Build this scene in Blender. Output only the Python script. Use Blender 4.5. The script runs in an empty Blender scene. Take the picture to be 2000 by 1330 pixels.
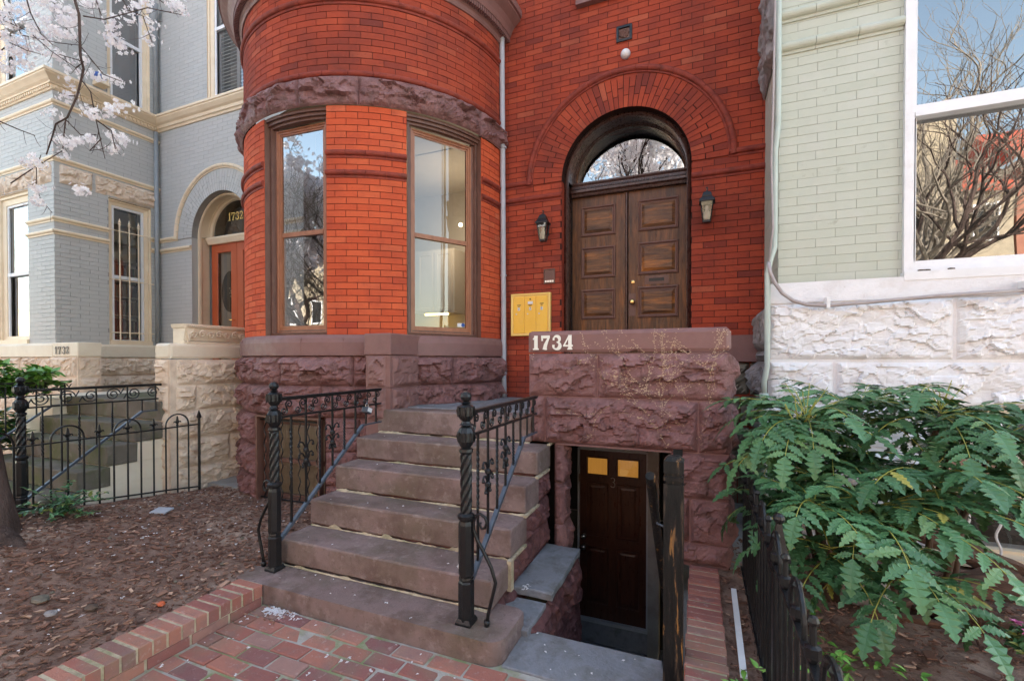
import bpy, math, random
from mathutils import Vector, noise
random.seed(7)
R = math.radians; PI = math.pi
sc = bpy.context.scene
COL = sc.collection
rnd = random.random
def ru(a, b): return a + (b - a) * random.random()
def N3(x, y, z, o=4): return noise.fractal(Vector((x, y, z)), 1.0, 2.0, o)

# ------------------------------------------------------------------ materials
def mat(name, cols, rough=.7, ns=6., bump=.15, bs=60., tint=None, mortar=None, metal=0., spec=.5, stretch=(1, 1, 1),
        stains=None, emis=None, rvar=.0, bdist=.01, specks=None, moss=None):
    m = bpy.data.materials.new(name); m.use_nodes = True
    nt = m.node_tree; n = nt.nodes; l = nt.links; n.clear()
    out = n.new('ShaderNodeOutputMaterial'); b = n.new('ShaderNodeBsdfPrincipled')
    l.new(b.outputs[0], out.inputs[0])
    tc = n.new('ShaderNodeTexCoord'); mp = n.new('ShaderNodeMapping'); mp.inputs['Scale'].default_value = stretch
    l.new(tc.outputs['Object'], mp.inputs[0])
    def nz(s, d=5, r=.6, src=mp, dist=0):
        t = n.new('ShaderNodeTexNoise'); t.inputs['Scale'].default_value = s; t.inputs['Detail'].default_value = d
        t.inputs['Roughness'].default_value = r; t.inputs['Distortion'].default_value = dist
        l.new(src.outputs[0], t.inputs[0]); return t.outputs[0]
    def ramp(fac, cs, lo=.3, hi=.7):
        r = n.new('ShaderNodeValToRGB'); e = r.color_ramp.elements
        while len(e) < len(cs): e.new(.5)
        for i, c in enumerate(cs):
            e[i].position = lo + (hi - lo) * i / max(1, len(cs) - 1); e[i].color = (*c, 1)
        l.new(fac, r.inputs[0]); return r.outputs[0]
    def mix(fac, a, bb, t='MIX'):
        x = n.new('ShaderNodeMix'); x.data_type = 'RGBA'; x.blend_type = t
        if isinstance(fac, float): x.inputs[0].default_value = fac
        else: l.new(fac, x.inputs[0])
        for i, v in ((6, a), (7, bb)):
            if isinstance(v, tuple): x.inputs[i].default_value = (*v, 1)
            else: l.new(v, x.inputs[i])
        return x.outputs[2]
    c = ramp(nz(ns), cols)
    at = None
    if tint or mortar:
        at = n.new('ShaderNodeAttribute'); at.attribute_name = 'tint'
        if tint: c = mix(.8, c, ramp(at.outputs['Fac'], tint, 0, 1))
    if stains:
        for (sc_, col, lo, hi, amt) in stains:
            f = n.new('ShaderNodeMapRange'); f.inputs[1].default_value = lo; f.inputs[2].default_value = hi
            f.inputs[4].default_value = amt
            l.new(nz(sc_, 6, .65), f.inputs[0]); c = mix(f.outputs[0], c, col)
    if mortar:
        g = n.new('ShaderNodeMath'); g.operation = 'LESS_THAN'; g.inputs[1].default_value = -.5
        l.new(at.outputs['Fac'], g.inputs[0])
        mc = mix(nz(9.), mortar, tuple(x * .45 for x in mortar))
        c = mix(g.outputs[0], c, mc)
    l.new(c, b.inputs['Base Color'])
    b.inputs['Roughness'].default_value = rough; b.inputs['Metallic'].default_value = metal
    b.inputs['Specular IOR Level'].default_value = spec
    if rvar:
        f = n.new('ShaderNodeMapRange'); f.inputs[3].default_value = rough - rvar; f.inputs[4].default_value = rough + rvar
        f.inputs[1].default_value = .3; f.inputs[2].default_value = .7
        l.new(nz(ns * 2.3), f.inputs[0]); l.new(f.outputs[0], b.inputs['Roughness'])
    if bump:
        bp = n.new('ShaderNodeBump'); bp.inputs['Strength'].default_value = bump; bp.inputs['Distance'].default_value = bdist
        l.new(nz(bs, 6, .7), bp.inputs['Height']); l.new(bp.outputs[0], b.inputs['Normal'])
    if emis:
        b.inputs['Emission Color'].default_value = (*emis[0], 1); b.inputs['Emission Strength'].default_value = emis[1]
    return m

def glass_mat(name, refl, tintc=(1, 1, 1), rough=0.0, wav=.0):
    m = bpy.data.materials.new(name); m.use_nodes = True
    nt = m.node_tree; n = nt.nodes; l = nt.links; n.clear()
    out = n.new('ShaderNodeOutputMaterial'); mx = n.new('ShaderNodeMixShader')
    tr = n.new('ShaderNodeBsdfTransparent'); gl = n.new('ShaderNodeBsdfGlossy')
    tr.inputs[0].default_value = (*tintc, 1); gl.inputs['Roughness'].default_value = rough
    lw = n.new('ShaderNodeFresnel'); lw.inputs[0].default_value = 1.6
    ad = n.new('ShaderNodeMath'); ad.operation = 'ADD'; ad.inputs[1].default_value = refl; ad.use_clamp = True
    l.new(lw.outputs[0], ad.inputs[0]); l.new(ad.outputs[0], mx.inputs[0])
    l.new(tr.outputs[0], mx.inputs[1]); l.new(gl.outputs[0], mx.inputs[2]); l.new(mx.outputs[0], out.inputs[0])
    if wav:
        tc = n.new('ShaderNodeTexCoord'); t = n.new('ShaderNodeTexNoise'); t.inputs['Scale'].default_value = 1.6
        t.inputs['Detail'].default_value = 1; l.new(tc.outputs['Object'], t.inputs[0])
        bp = n.new('ShaderNodeBump'); bp.inputs['Strength'].default_value = wav; bp.inputs['Distance'].default_value = .02
        l.new(t.outputs[0], bp.inputs['Height']); l.new(bp.outputs[0], gl.inputs['Normal'])
    return m

def petal_mat():
    m = bpy.data.materials.new('pink_white_petal'); m.use_nodes = True; nt = m.node_tree; n = nt.nodes; l = nt.links; n.clear()
    o = n.new('ShaderNodeOutputMaterial'); x = n.new('ShaderNodeMixShader'); d = n.new('ShaderNodeBsdfDiffuse'); t = n.new('ShaderNodeBsdfTranslucent')
    d.inputs[0].default_value = (.95, .93, .93, 1); t.inputs[0].default_value = (.95, .91, .92, 1); x.inputs[0].default_value = .5
    l.new(d.outputs[0], x.inputs[1]); l.new(t.outputs[0], x.inputs[2]); l.new(x.outputs[0], o.inputs[0]); return m
M = {}
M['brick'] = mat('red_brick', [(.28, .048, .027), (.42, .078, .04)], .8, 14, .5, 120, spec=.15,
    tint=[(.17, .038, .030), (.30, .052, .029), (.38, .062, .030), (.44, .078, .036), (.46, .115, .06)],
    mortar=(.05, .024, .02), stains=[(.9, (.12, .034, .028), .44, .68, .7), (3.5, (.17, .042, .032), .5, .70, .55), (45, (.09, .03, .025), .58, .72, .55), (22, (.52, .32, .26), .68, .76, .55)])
M['brick_glow'] = mat('red_brick_warm_glow', [(.47, .08, .034), (.60, .12, .05)], .8, 14, .5, 120, spec=.15,  # same red brick, with a warm glow on the lower bay painted into the colour
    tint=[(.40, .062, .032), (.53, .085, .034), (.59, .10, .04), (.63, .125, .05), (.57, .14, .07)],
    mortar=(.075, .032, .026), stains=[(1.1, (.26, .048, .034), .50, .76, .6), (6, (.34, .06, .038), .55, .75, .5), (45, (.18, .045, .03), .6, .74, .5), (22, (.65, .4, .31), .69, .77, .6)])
M['mould'] = mat('moulded_brick', [(.17, .035, .026), (.32, .06, .036)], .65, 9, .3, 90, stains=[(5, (.07, .045, .03), .55, .75, .6)], spec=0.2)
M['blue'] = mat('blue_grey_paint', [(.47, .465, .44), (.52, .51, .485)], .6, 3, .2, 70, spec=.25,
    tint=[(.47, .465, .44), (.50, .49, .465), (.52, .51, .485)], mortar=(.42, .41, .39), stains=[(60, (.38, .37, .34), .62, .74, .4)])
M['green'] = mat('pale_green_paint', [(.47, .49, .40), (.52, .54, .45)], .6, 2, .2, 60, spec=.25,
    tint=[(.48, .50, .41), (.51, .53, .44), (.53, .545, .46)], mortar=(.43, .445, .365), stains=[(4, (.56, .56, .50), .5, .7, .5), (7, (.30, .29, .22), .64, .72, .5), (60, (.36, .35, .29), .62, .74, .45)])
M['cream'] = mat('cream_paint', [(.76, .60, .41), (.84, .69, .50)], .5, 5, .08, 60)
M['white'] = mat('white_paint', [(.74, .73, .73), (.82, .81, .81)], .5, 6, .12, 60, stains=[(5, (.5, .45, .40), .58, .78, .55)])
M['whitestone'] = mat('white_painted_stone', [(.74, .72, .725), (.82, .81, .815)], .6, 5, .4, 45, bdist=.012,
    stains=[(4, (.56, .50, .45), .52, .74, .55), (16, (.36, .31, .28), .67, .76, .5)])
M['beige'] = mat('beige_painted_stone', [(.68, .52, .385), (.82, .67, .53)], .7, 4, .6, 40, bdist=.012, spec=.2,
    stains=[(7, (.44, .31, .21), .52, .74, .65), (3, (.55, .41, .30), .5, .7, .5)])
M['beigecap'] = mat('beige_painted_cap', [(.72, .60, .45), (.80, .70, .55)], .6, 4, .1, 60, stains=[(7, (.5, .4, .29), .6, .8, .4)])
M['brown'] = mat('brownstone_painted', [(.20, .10, .09), (.265, .138, .125)], .55, 5, .25, 90, spec=.35,
    stains=[(5, (.15, .075, .07), .46, .68, .65), (14, (.21, .12, .10), .5, .7, .4), (90, (.65, .5, .45), .70, .76, .7)], rvar=.15)
M['brownrock'] = mat('rock_faced_brownstone', [(.195, .09, .085), (.32, .165, .158)], .5, 6, 1., 34, bdist=.02, spec=.3,
    stains=[(10, (.12, .06, .05), .48, .66, .75), (26, (.42, .25, .23), .58, .72, .5), (70, (.68, .56, .5), .70, .76, .8)], rvar=.18)
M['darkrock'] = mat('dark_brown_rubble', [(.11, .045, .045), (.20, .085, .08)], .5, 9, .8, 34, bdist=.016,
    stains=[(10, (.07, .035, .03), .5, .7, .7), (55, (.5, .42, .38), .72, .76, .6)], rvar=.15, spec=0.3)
M['step'] = mat('brownstone_step', [(.20, .135, .12), (.295, .205, .19)], .62, 3.5, .5, 110, spec=.25,
    stains=[(2.2, (.13, .10, .065), .44, .68, .8), (6, (.135, .085, .07), .48, .64, .7), (16, (.42, .34, .31), .55, .74, .5), (40, (.11, .08, .065), .58, .70, .65)], rvar=.15)
M['mortarline'] = mat('yellow_mortar', [(.46, .37, .24), (.60, .50, .36)], .9, 25, .7, 60, spec=.1, stains=[(10, (.24, .19, .14), .45, .64, .7), (6, (.18, .21, .08), .52, .7, .7)])
M['slate'] = mat('bluestone', [(.20, .205, .22), (.30, .30, .32)], .7, 4, .6, 60, spec=.25, stains=[(5, (.13, .12, .10), .46, .68, .7), (14, (.12, .11, .105), .5, .68, .55), (30, (.42, .42, .43), .60, .74, .5)])
M['oldstone'] = mat('old_rubble', [(.12, .105, .08), (.25, .21, .16)], .9, 8, .8, 25, bdist=.016, spec=0.1)
M['greystone'] = mat('grey_weathered_stone', [(.20, .18, .175), (.36, .32, .31)], .8, 14, .9, 30, bdist=.016, stretch=(1, 1, .4))
M['wood'] = mat('brown_stained_oak', [(.05, .022, .011), (.13, .052, .021), (.23, .09, .034)], .34, 5, .35, 30, spec=.35, stretch=(7, 7, .8),
    stains=[(1.4, (.035, .018, .011), .48, .66, .7), (2.0, (.42, .14, .028), .56, .76, .65)], rvar=.12)
M['woodh'] = mat('brown_stained_oak_panel', [(.06, .025, .012), (.14, .06, .024), (.24, .10, .036)], .32, 4, .35, 30, spec=.35, stretch=(.9, 7, 7),
    stains=[(2.5, (.04, .02, .012), .48, .64, .65), (1.7, (.55, .19, .032), .54, .72, .75)], rvar=.12)
M['darkwood'] = mat('dark_varnished_wood', [(.045, .021, .017), (.085, .04, .03)], .3, 5, .12, 40, stretch=(4, 4, 1), rvar=.1)
M['trim'] = mat('window_trim_brown', [(.28, .105, .05), (.38, .155, .078)], .42, 7, .1, 60, stretch=(3, 3, 1))
M['trimdark'] = mat('window_casing_dark_brown', [(.12, .055, .04), (.18, .085, .06)], .5, 7, .3, 60, stretch=(3, 3, 1), stains=[(9, (.2, .13, .08), .6, .72, .5)])
M['bdoor'] = mat('mahogany_door', [(.05, .018, .012), (.085, .03, .018)], .33, 5, .1, 40, stretch=(6, 6, 1), rvar=.08)
M['iron'] = mat('black_iron_paint', [(.006, .006, .007), (.013, .013, .014)], .36, 20, .22, 70, spec=.4, stains=[(35, (.05, .04, .035), .70, .78, .6)], rvar=.08)
M['ironl'] = mat('steel_strap', [(.05, .06, .08), (.08, .09, .11)], .3, 20, .1, 60)
M['blackwood'] = mat('worn_black_paint_wood', [(.007, .007, .007), (.02, .018, .017)], .5, 6, .7, 40, spec=.25, stretch=(5, 5, .5), stains=[(6, (.42, .20, .05), .60, .64, .9), (12, (.12, .08, .055), .55, .66, .7)])
M['yellow'] = mat('gold_enamel', [(.86, .46, .03), (.92, .53, .045)], .3, 4, .06, 200, spec=.6, stains=[(8, (.66, .34, .04), .52, .75, .5), (60, (.5, .3, .1), .68, .76, .6)])
M['yellowl'] = mat('pale_gold_edge', [(.90, .60, .16), (.92, .64, .2)], .35, 4, .03, 60)
M['brass'] = mat('brass', [(.75, .50, .18), (.85, .6, .25)], .22, 8, .03, 60, metal=1.)
M['chrome'] = mat('brushed_steel', [(.5, .5, .5), (.6, .6, .6)], .3, 8, .03, 60, metal=1.)
M['galv'] = mat('grey_painted_pipe', [(.36, .37, .40), (.46, .46, .50)], .5, 6, .25, 60, stains=[(9, (.25, .2, .17), .6, .75, .5)])
M['pgreen'] = mat('pale_green_pipe', [(.42, .48, .42), (.50, .56, .50)], .5, 6, .15, 60)
M['bluepipe'] = mat('blue_grey_pipe', [(.27, .29, .30), (.33, .35, .36)], .5, 6, .1, 60)
M['conduit'] = mat('mauve_grey_conduit', [(.34, .29, .28), (.42, .37, .36)], .55, 9, .2, 60)
M['numwhite'] = mat('cream_white_numeral', [(.78, .76, .66), (.84, .82, .74)], .5, 9, .05, 60)
M['numdark'] = mat('dark_brown_numeral', [(.06, .035, .03), (.09, .05, .045)], .5, 9, .05, 60)
M['gold'] = mat('gold_leaf_numeral', [(.75, .52, .12), (.82, .6, .2)], .35, 9, .05, 60)
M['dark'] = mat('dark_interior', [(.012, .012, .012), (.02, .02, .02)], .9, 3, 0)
M['tan'] = mat('cream_interior', [(.50, .44, .35), (.54, .48, .39)], .7, 3, 0)
M['blindcol'] = mat('drawn_cream_blind', [(.50, .42, .28), (.58, .49, .34)], .7, 3, 0, stretch=(1, 1, 6))
M['warm'] = mat('warm_lit_hall', [(.30, .17, .05), (.42, .24, .07)], .8, 3, 0, stretch=(14, 1, 1), emis=((1., .44, .075), .085))
M['lampglow'] = mat('lit_lamp', [(1, .8, .4), (1, .8, .4)], .8, 3, 0, emis=((1., .70, .32), 3.))
M['stripglow'] = mat('lit_strip', [(1, .8, .3), (1, .8, .3)], .8, 3, 0, emis=((1., .66, .18), 2.2))
M['frost'] = mat('milky_lamp_bulb', [(.55, .53, .50), (.65, .63, .60)], .35, 9, .03, 60)
M['paver'] = mat('clay_paver', [(.30, .12, .095), (.42, .18, .14)], .85, 22, .6, 90,
    tint=[(.20, .10, .10), (.30, .11, .09), (.38, .145, .105), (.45, .20, .14), (.33, .21, .18)],
    stains=[(3.5, (.22, .20, .14), .5, .72, .6), (8, (.23, .14, .13), .5, .7, .6), (30, (.55, .42, .38), .58, .74, .55), (120, (.65, .57, .53), .7, .76, .6)], spec=0.2)
M['joint'] = mat('sandy_mossy_joint', [(.36, .32, .27), (.48, .44, .39)], .95, 12, .6, 60, stains=[(4, (.20, .24, .08), .46, .6, .8)], spec=0.1)
M['mulch'] = mat('mulch_soil', [(.18, .105, .078), (.32, .205, .155)], .95, 9, .9, 40, bdist=.02, spec=.05, stains=[(1.8, (.56, .42, .32), .50, .68, .7), (20, (.11, .06, .045), .5, .65, .7)])
M['chip'] = mat('wood_chip', [(.18, .095, .065), (.30, .17, .12)], .9, 30, .4, 80, spec=.1,
    tint=[(.06, .03, .024), (.13, .065, .047), (.22, .115, .08), (.36, .20, .14), (.62, .42, .30)])
M['petal'] = petal_mat()
M['bark'] = mat('dark_bark', [(.055, .038, .033), (.15, .105, .09)], .95, 9, 1., 22, bdist=.05, spec=.1, stretch=(1, 1, .3))
M['bark2'] = mat('pale_bark', [(.20, .165, .13), (.34, .29, .23)], .9, 5, .8, 25, bdist=.02, stretch=(1, 1, .4))
M['leaf'] = mat('mahonia_leaf', [(.05, .14, .05), (.095, .22, .085)], .32, 30, .2, 60, spec=.4,
    tint=[(.026, .075, .028), (.048, .125, .048), (.072, .175, .07), (.115, .245, .095), (.40, .34, .06)])
M['leafy'] = mat('light_green_leaf', [(.10, .26, .03), (.17, .36, .06)], .4, 9, .1, 60, tint=[(.07, .20, .03), (.14, .32, .05), (.24, .42, .09)])
M['stem'] = mat('yellow_green_stem', [(.28, .30, .05), (.38, .36, .08)], .5, 9, .1, 60)
M['rust'] = mat('bark_brown_stem', [(.07, .045, .03), (.13, .08, .055)], .8, 9, .4, 60)
M['log'] = mat('split_firewood', [(.10, .052, .035), (.22, .12, .08)], .9, 8, .9, 30, bdist=.02, stretch=(1, 6, 6), stains=[(4, (.26, .13, .06), .55, .7, .6)])
M['pink'] = mat('pink_flower', [(.65, .12, .32), (.75, .2, .42)], .6, 20, 0)
M['vine'] = mat('dried_vine_trace', [(.50, .35, .23), (.64, .48, .34)], .9, 30, .2, 80, spec=.1)
M['books'] = mat('book_spines', [(.2, .1, .1), (.2, .1, .1)], .6, 3, 0, tint=[(.25, .04, .03), (.04, .06, .12), (.4, .3, .2), (.05, .10, .07), (.30, .08, .05), (.12, .10, .10)])
M['asphalt'] = mat('asphalt', [(.045, .045, .047), (.06, .06, .062)], .9, 30, .5, 90)
M['concrete'] = mat('concrete', [(.30, .28, .26), (.40, .38, .35)], .9, 6, .5, 60, stains=[(5, (.2, .18, .15), .5, .7, .5)])
M['roof'] = mat('red_roof_tile', [(.36, .065, .035), (.46, .10, .05)], .8, 9, .3, 30)
M['farstone'] = mat('far_stone_wall', [(.30, .25, .18), (.45, .37, .26)], .9, 3, .6, 12)
M['farbrick'] = mat('far_brick_wall', [(.30, .12, .08), (.38, .17, .11)], .9, 3, .4, 12)
M['orange'] = mat('orange_red_door_paint', [(.44, .085, .025), (.50, .10, .032)], .4, 5, .05, 60)
M['white_tag'] = mat('white_label', [(.7, .7, .7), (.78, .78, .78)], .5, 9, 0)
M['bluetag'] = mat('blue_sticker', [(.03, .08, .30), (.03, .1, .35)], .5, 9, 0)
M['glass'] = glass_mat('window_glass', .30, (.6, .6, .6), wav=.25)
M['glassclear'] = glass_mat('interior_view_glass', .05, (.95, .95, .95))
M['glassgreen'] = glass_mat('large_window_glass', .27, (.5, .5, .5), wav=.12)
M['glasslow'] = glass_mat('dim_glass', .12, (.8, .8, .8))
M['lampglass'] = glass_mat('lantern_glass', .03, (.85, .85, .85))

# ------------------------------------------------------------------ mesh builder
LOC = {}
class MB:
    def __init__(s): s.v = []; s.f = []; s.t = []
    def face(s, pts, t=0.):
        i = len(s.v); s.v += [tuple(p) for p in pts]; s.f.append(tuple(range(i, i + len(pts)))); s.t.append(t)
    def box(s, x0, x1, y0, y1, z0, z1, t=0.):
        i = len(s.v)
        s.v += [(x0, y0, z0), (x1, y0, z0), (x1, y1, z0), (x0, y1, z0), (x0, y0, z1), (x1, y0, z1), (x1, y1, z1), (x0, y1, z1)]
        for f in ((0, 3, 2, 1), (4, 5, 6, 7), (0, 1, 5, 4), (1, 2, 6, 5), (2, 3, 7, 6), (3, 0, 4, 7)):
            s.f.append(tuple(i + k for k in f)); s.t.append(t)
    def obox(s, c, ax, ay, az, t=0.):
        c, ax, ay, az = map(Vector, (c, ax, ay, az)); i = len(s.v)
        for sz in (-1, 1):
            for sx, sy in ((-1, -1), (1, -1), (1, 1), (-1, 1)): s.v.append(tuple(c + ax * sx + ay * sy + az * sz))
        for f in ((0, 3, 2, 1), (4, 5, 6, 7), (0, 1, 5, 4), (1, 2, 6, 5), (2, 3, 7, 6), (3, 0, 4, 7)):
            s.f.append(tuple(i + k for k in f)); s.t.append(t)
    def grid(s, fn, nu, nv, t=0., tf=None):
        i = len(s.v)
        for a in range(nu + 1):
            for b in range(nv + 1): s.v.append(tuple(fn(a / nu, b / nv)))
        for a in range(nu):
            for b in range(nv):
                k = i + a * (nv + 1) + b
                s.f.append((k, k + nv + 1, k + nv + 2, k + 1)); s.t.append(tf(a, b) if tf else t)
    def tube(s, pts, r, n=6, t=0., cap=True, flat=None):
        pts = [Vector(p) for p in pts]; m = len(pts)
        rs = r if isinstance(r, (list, tuple)) else [r] * m
        up = Vector((0, 0, 1)); i0 = len(s.v); prev = None
        for k, p in enumerate(pts):
            d = (pts[min(k + 1, m - 1)] - pts[max(k - 1, 0)])
            if d.length < 1e-9: d = Vector((0, 0, 1))
            d.normalize()
            if prev is None:
                a = d.cross(up)
                if a.length < .05: a = d.cross(Vector((1, 0, 0)))
            else: a = prev - d * prev.dot(d)
            if a.length < 1e-6: a = d.orthogonal()
            a.normalize(); prev = a; b = d.cross(a)
            for q in range(n):
                w = 2 * PI * (q + .5) / n
                s.v.append(tuple(p + a * (math.cos(w) * rs[k]) + b * (math.sin(w) * rs[k])))
        for k in range(m - 1):
            for q in range(n):
                q2 = (q + 1) % n
                s.f.append((i0 + k * n + q, i0 + k * n + q2, i0 + (k + 1) * n + q2, i0 + (k + 1) * n + q)); s.t.append(t)
        if cap:
            s.f.append(tuple(i0 + q for q in range(n))[::-1]); s.t.append(t)
            s.f.append(tuple(i0 + (m - 1) * n + q for q in range(n))); s.t.append(t)
    def lathe(s, prof, c=(0, 0), n=12, rot=0., twist=None, t=0.):
        i0 = len(s.v)
        for k, (r, z) in enumerate(prof):
            for q in range(n):
                w = 2 * PI * (q + .5) / n + rot
                rr = r * (1 + (twist[2] * math.cos(twist[1] * w - twist[0] * z) if twist and twist[3] < z < twist[4] else 0))
                s.v.append((c[0] + rr * math.cos(w), c[1] + rr * math.sin(w), z))
        for k in range(len(prof) - 1):
            for q in range(n):
                q2 = (q + 1) % n
                s.f.append((i0 + k * n + q, i0 + k * n + q2, i0 + (k + 1) * n + q2, i0 + (k + 1) * n + q)); s.t.append(t)
        s.f.append(tuple(i0 + q for q in range(n))[::-1]); s.t.append(t)
        k = len(prof) - 1; s.f.append(tuple(i0 + k * n + q for q in range(n))); s.t.append(t)
    def sphere(s, c, r, n=10, sq=1.):
        k = max(4, n // 2)
        s.lathe([(max(1e-4, r * math.sin(PI * j / k)), c[2] - sq * r * math.cos(PI * j / k)) for j in range(k + 1)], (c[0], c[1]), n)
    def rects(s, mp, u0, u1, z0, z1, prof, t=0., fill=True):   # nested rectangle loops; prof = [(inset, d)]
        for k in range(len(prof) - 1):
            (i0, d0), (i1, d1) = prof[k], prof[k + 1]
            A = [(u0 + i0, z0 + i0), (u1 - i0, z0 + i0), (u1 - i0, z1 - i0), (u0 + i0, z1 - i0)]
            B = [(u0 + i1, z0 + i1), (u1 - i1, z0 + i1), (u1 - i1, z1 - i1), (u0 + i1, z1 - i1)]
            for q in range(4):
                q2 = (q + 1) % 4
                s.face([mp(*A[q], d0), mp(*A[q2], d0), mp(*B[q2], d1), mp(*B[q], d1)], t)
        if fill:
            i1, d1 = prof[-1]
            s.face([mp(u0 + i1, z0 + i1, d1), mp(u1 - i1, z0 + i1, d1), mp(u1 - i1, z1 - i1, d1), mp(u0 + i1, z1 - i1, d1)], t)
    def pbox(s, mp, u0, u1, z0, z1, d0, d1, t=0., nu=1):  # box in wall space, curved if nu > 1
        for k in range(nu):
            a = u0 + (u1 - u0) * k / nu; b = u0 + (u1 - u0) * (k + 1) / nu
            s.face([mp(a, z0, d1), mp(b, z0, d1), mp(b, z1, d1), mp(a, z1, d1)], t)
            s.face([mp(a, z1, d1), mp(b, z1, d1), mp(b, z1, d0), mp(a, z1, d0)], t)
            s.face([mp(a, z0, d0), mp(b, z0, d0), mp(b, z0, d1), mp(a, z0, d1)], t)
            s.face([mp(a, z0, d0), mp(a, z1, d0), mp(b, z1, d0), mp(b, z0, d0)], t)
        s.face([mp(u0, z0, d0), mp(u0, z0, d1), mp(u0, z1, d1), mp(u0, z1, d0)], t)
        s.face([mp(u1, z0, d1), mp(u1, z0, d0), mp(u1, z1, d0), mp(u1, z1, d1)], t)
    def sweep(s, mp, prof, u0, u1, nu=1, t=0.):  # moulding: prof = [(z, d)] from bottom to top
        for k in range(nu):
            a = u0 + (u1 - u0) * k / nu; b = u0 + (u1 - u0) * (k + 1) / nu
            for j in range(len(prof) - 1):
                (za, da), (zb, db) = prof[j], prof[j + 1]
                s.face([mp(a, za, da), mp(b, za, da), mp(b, zb, db), mp(a, zb, db)], t)
        for u, rv in ((u0, 0), (u1, 1)):
            p = [mp(u, z, d) for z, d in prof]; s.face(p if rv else p[::-1], t)
    def arc(s, mp, cu, cz, prof, a0, a1, n=40, t=0.):  # prof = [(r, d)]
        for k in range(n):
            p, q = a0 + (a1 - a0) * k / n, a0 + (a1 - a0) * (k + 1) / n
            for j in range(len(prof) - 1):
                (ra, da), (rb, db) = prof[j], prof[j + 1]
                s.face([mp(cu + ra * math.cos(p), cz + ra * math.sin(p), da), mp(cu + rb * math.cos(p), cz + rb * math.sin(p), db),
                        mp(cu + rb * math.cos(q), cz + rb * math.sin(q), db), mp(cu + ra * math.cos(q), cz + ra * math.sin(q), da)], t)
    def build(s, name, m, parent=None, smooth=False, bevel=0., loc=None, weld=False):
        base = LOC.get(parent.name, (0, 0, 0)) if parent else (loc or (0, 0, 0))
        me = bpy.data.meshes.new(name)
        me.from_pydata([(x - base[0], y - base[1], z - base[2]) for x, y, z in s.v], [], s.f)
        at = me.attributes.new('tint', 'FLOAT', 'FACE'); at.data.foreach_set('value', s.t)
        me.materials.append(M[m] if isinstance(m, str) else m)
        if smooth: me.polygons.foreach_set('use_smooth', [True] * len(s.f))
        o = bpy.data.objects.new(name, me); COL.objects.link(o)
        if parent: o.parent = parent; LOC[o.name] = base
        else: o.location = base; LOC[o.name] = base
        if bevel:
            b = o.modifiers.new('b', 'BEVEL'); b.width = bevel; b.segments = 2; b.limit_method = 'ANGLE'
        if weld:
            w = o.modifiers.new('w', 'WELD'); w.merge_threshold = .0004
        return o

def thing(name, label, cat, loc=(0, 0, 0), group=None):
    o = bpy.data.objects.new(name, None); COL.objects.link(o); o.location = loc; o.empty_display_size = .1
    o['label'] = label; o['category'] = cat; LOC[o.name] = tuple(loc)
    if group: o['group'] = group
    return o
def tag(o, label, cat, group=None, kind=None):
    if label: o['label'] = label
    if cat: o['category'] = cat
    if group: o['group'] = group
    if kind: o['kind'] = kind
    return o
def copy_tree(o, parent=None):
    c = o.copy(); COL.objects.link(c); c.parent = parent
    for ch in list(o.children): copy_tree(ch, c)
    return c

# wall maps: (u, z, d) -> xyz
def fac(Y): return lambda u, z, d: (u, Y - d, z)
def sideR(X): return lambda u, z, d: (X + d, u, z)          # faces +X, u = y
def sideL(X): return lambda u, z, d: (X - d, -u, z)         # faces -X, u = -y
CX, CY, CR = -3.72, 4.87, 1.60
def cyl(u, z, d):                                            # u in radians
    return (CX + (CR + d) * math.cos(u), CY + (CR + d) * math.sin(u), z)
def cylm(u, z, d): return cyl(u / CR, z, d)                  # u in metres of arc

def clip_iv(a, b, ivs):
    out = []
    for (p, q) in ivs:
        lo, hi = max(a, p), min(b, q)
        if hi - lo > .018: out.append((lo, hi))
    return out
def bricks(mb, mp, z0, z1, ivf, L=.208, H=.0615, j=.0032, proud=.004, phase=0., jit=.0009, bev=.0014, sub=1):
    n = int(round((z1 - z0) / H))
    for r in range(n):
        za = z0 + r * H + j / 2; zb = z0 + (r + 1) * H - j / 2
        ivs = ivf((za + zb) / 2)
        if not ivs: continue
        lo = min(a for a, b in ivs); hi = max(b for a, b in ivs)
        off = phase + (r % 2) * L / 2 + ru(-.006, .006)
        k0 = math.floor((lo - off) / L); k1 = math.ceil((hi - off) / L)
        for k in range(k0, k1 + 1):
            a = off + k * L + j / 2; b = a + L - j
            t = min(1, max(0, random.gauss(.5, .19)))
            for (p, q) in clip_iv(a, b, ivs):
                d = proud + ru(-jit, jit); e = ru(-jit, jit) * .6
                A = [(p, za, -.004), (q, za, -.004), (q, zb, -.004), (p, zb, -.004)]
                B = [(p + bev, za + bev + e * .3, d), (q - bev, za + bev - e * .3, d + e), (q - bev, zb - bev, d + e), (p + bev, zb - bev, d)]
                for w in range(4):
                    w2 = (w + 1) % 4; mb.face([mp(*A[w]), mp(*A[w2]), mp(*B[w2]), mp(*B[w])], t)
                for w in range(sub):
                    f0, f1 = w / sub, (w + 1) / sub; x0, x1, y0, y1 = B[0][0], B[1][0], B[0][1], B[3][1]
                    mb.face([mp(x0 + (x1 - x0) * f0, y0, d + e * f0), mp(x0 + (x1 - x0) * f1, y0, d + e * f1), mp(x0 + (x1 - x0) * f1, y1, d + e * f1), mp(x0 + (x1 - x0) * f0, y1, d + e * f0)], t)
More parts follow.
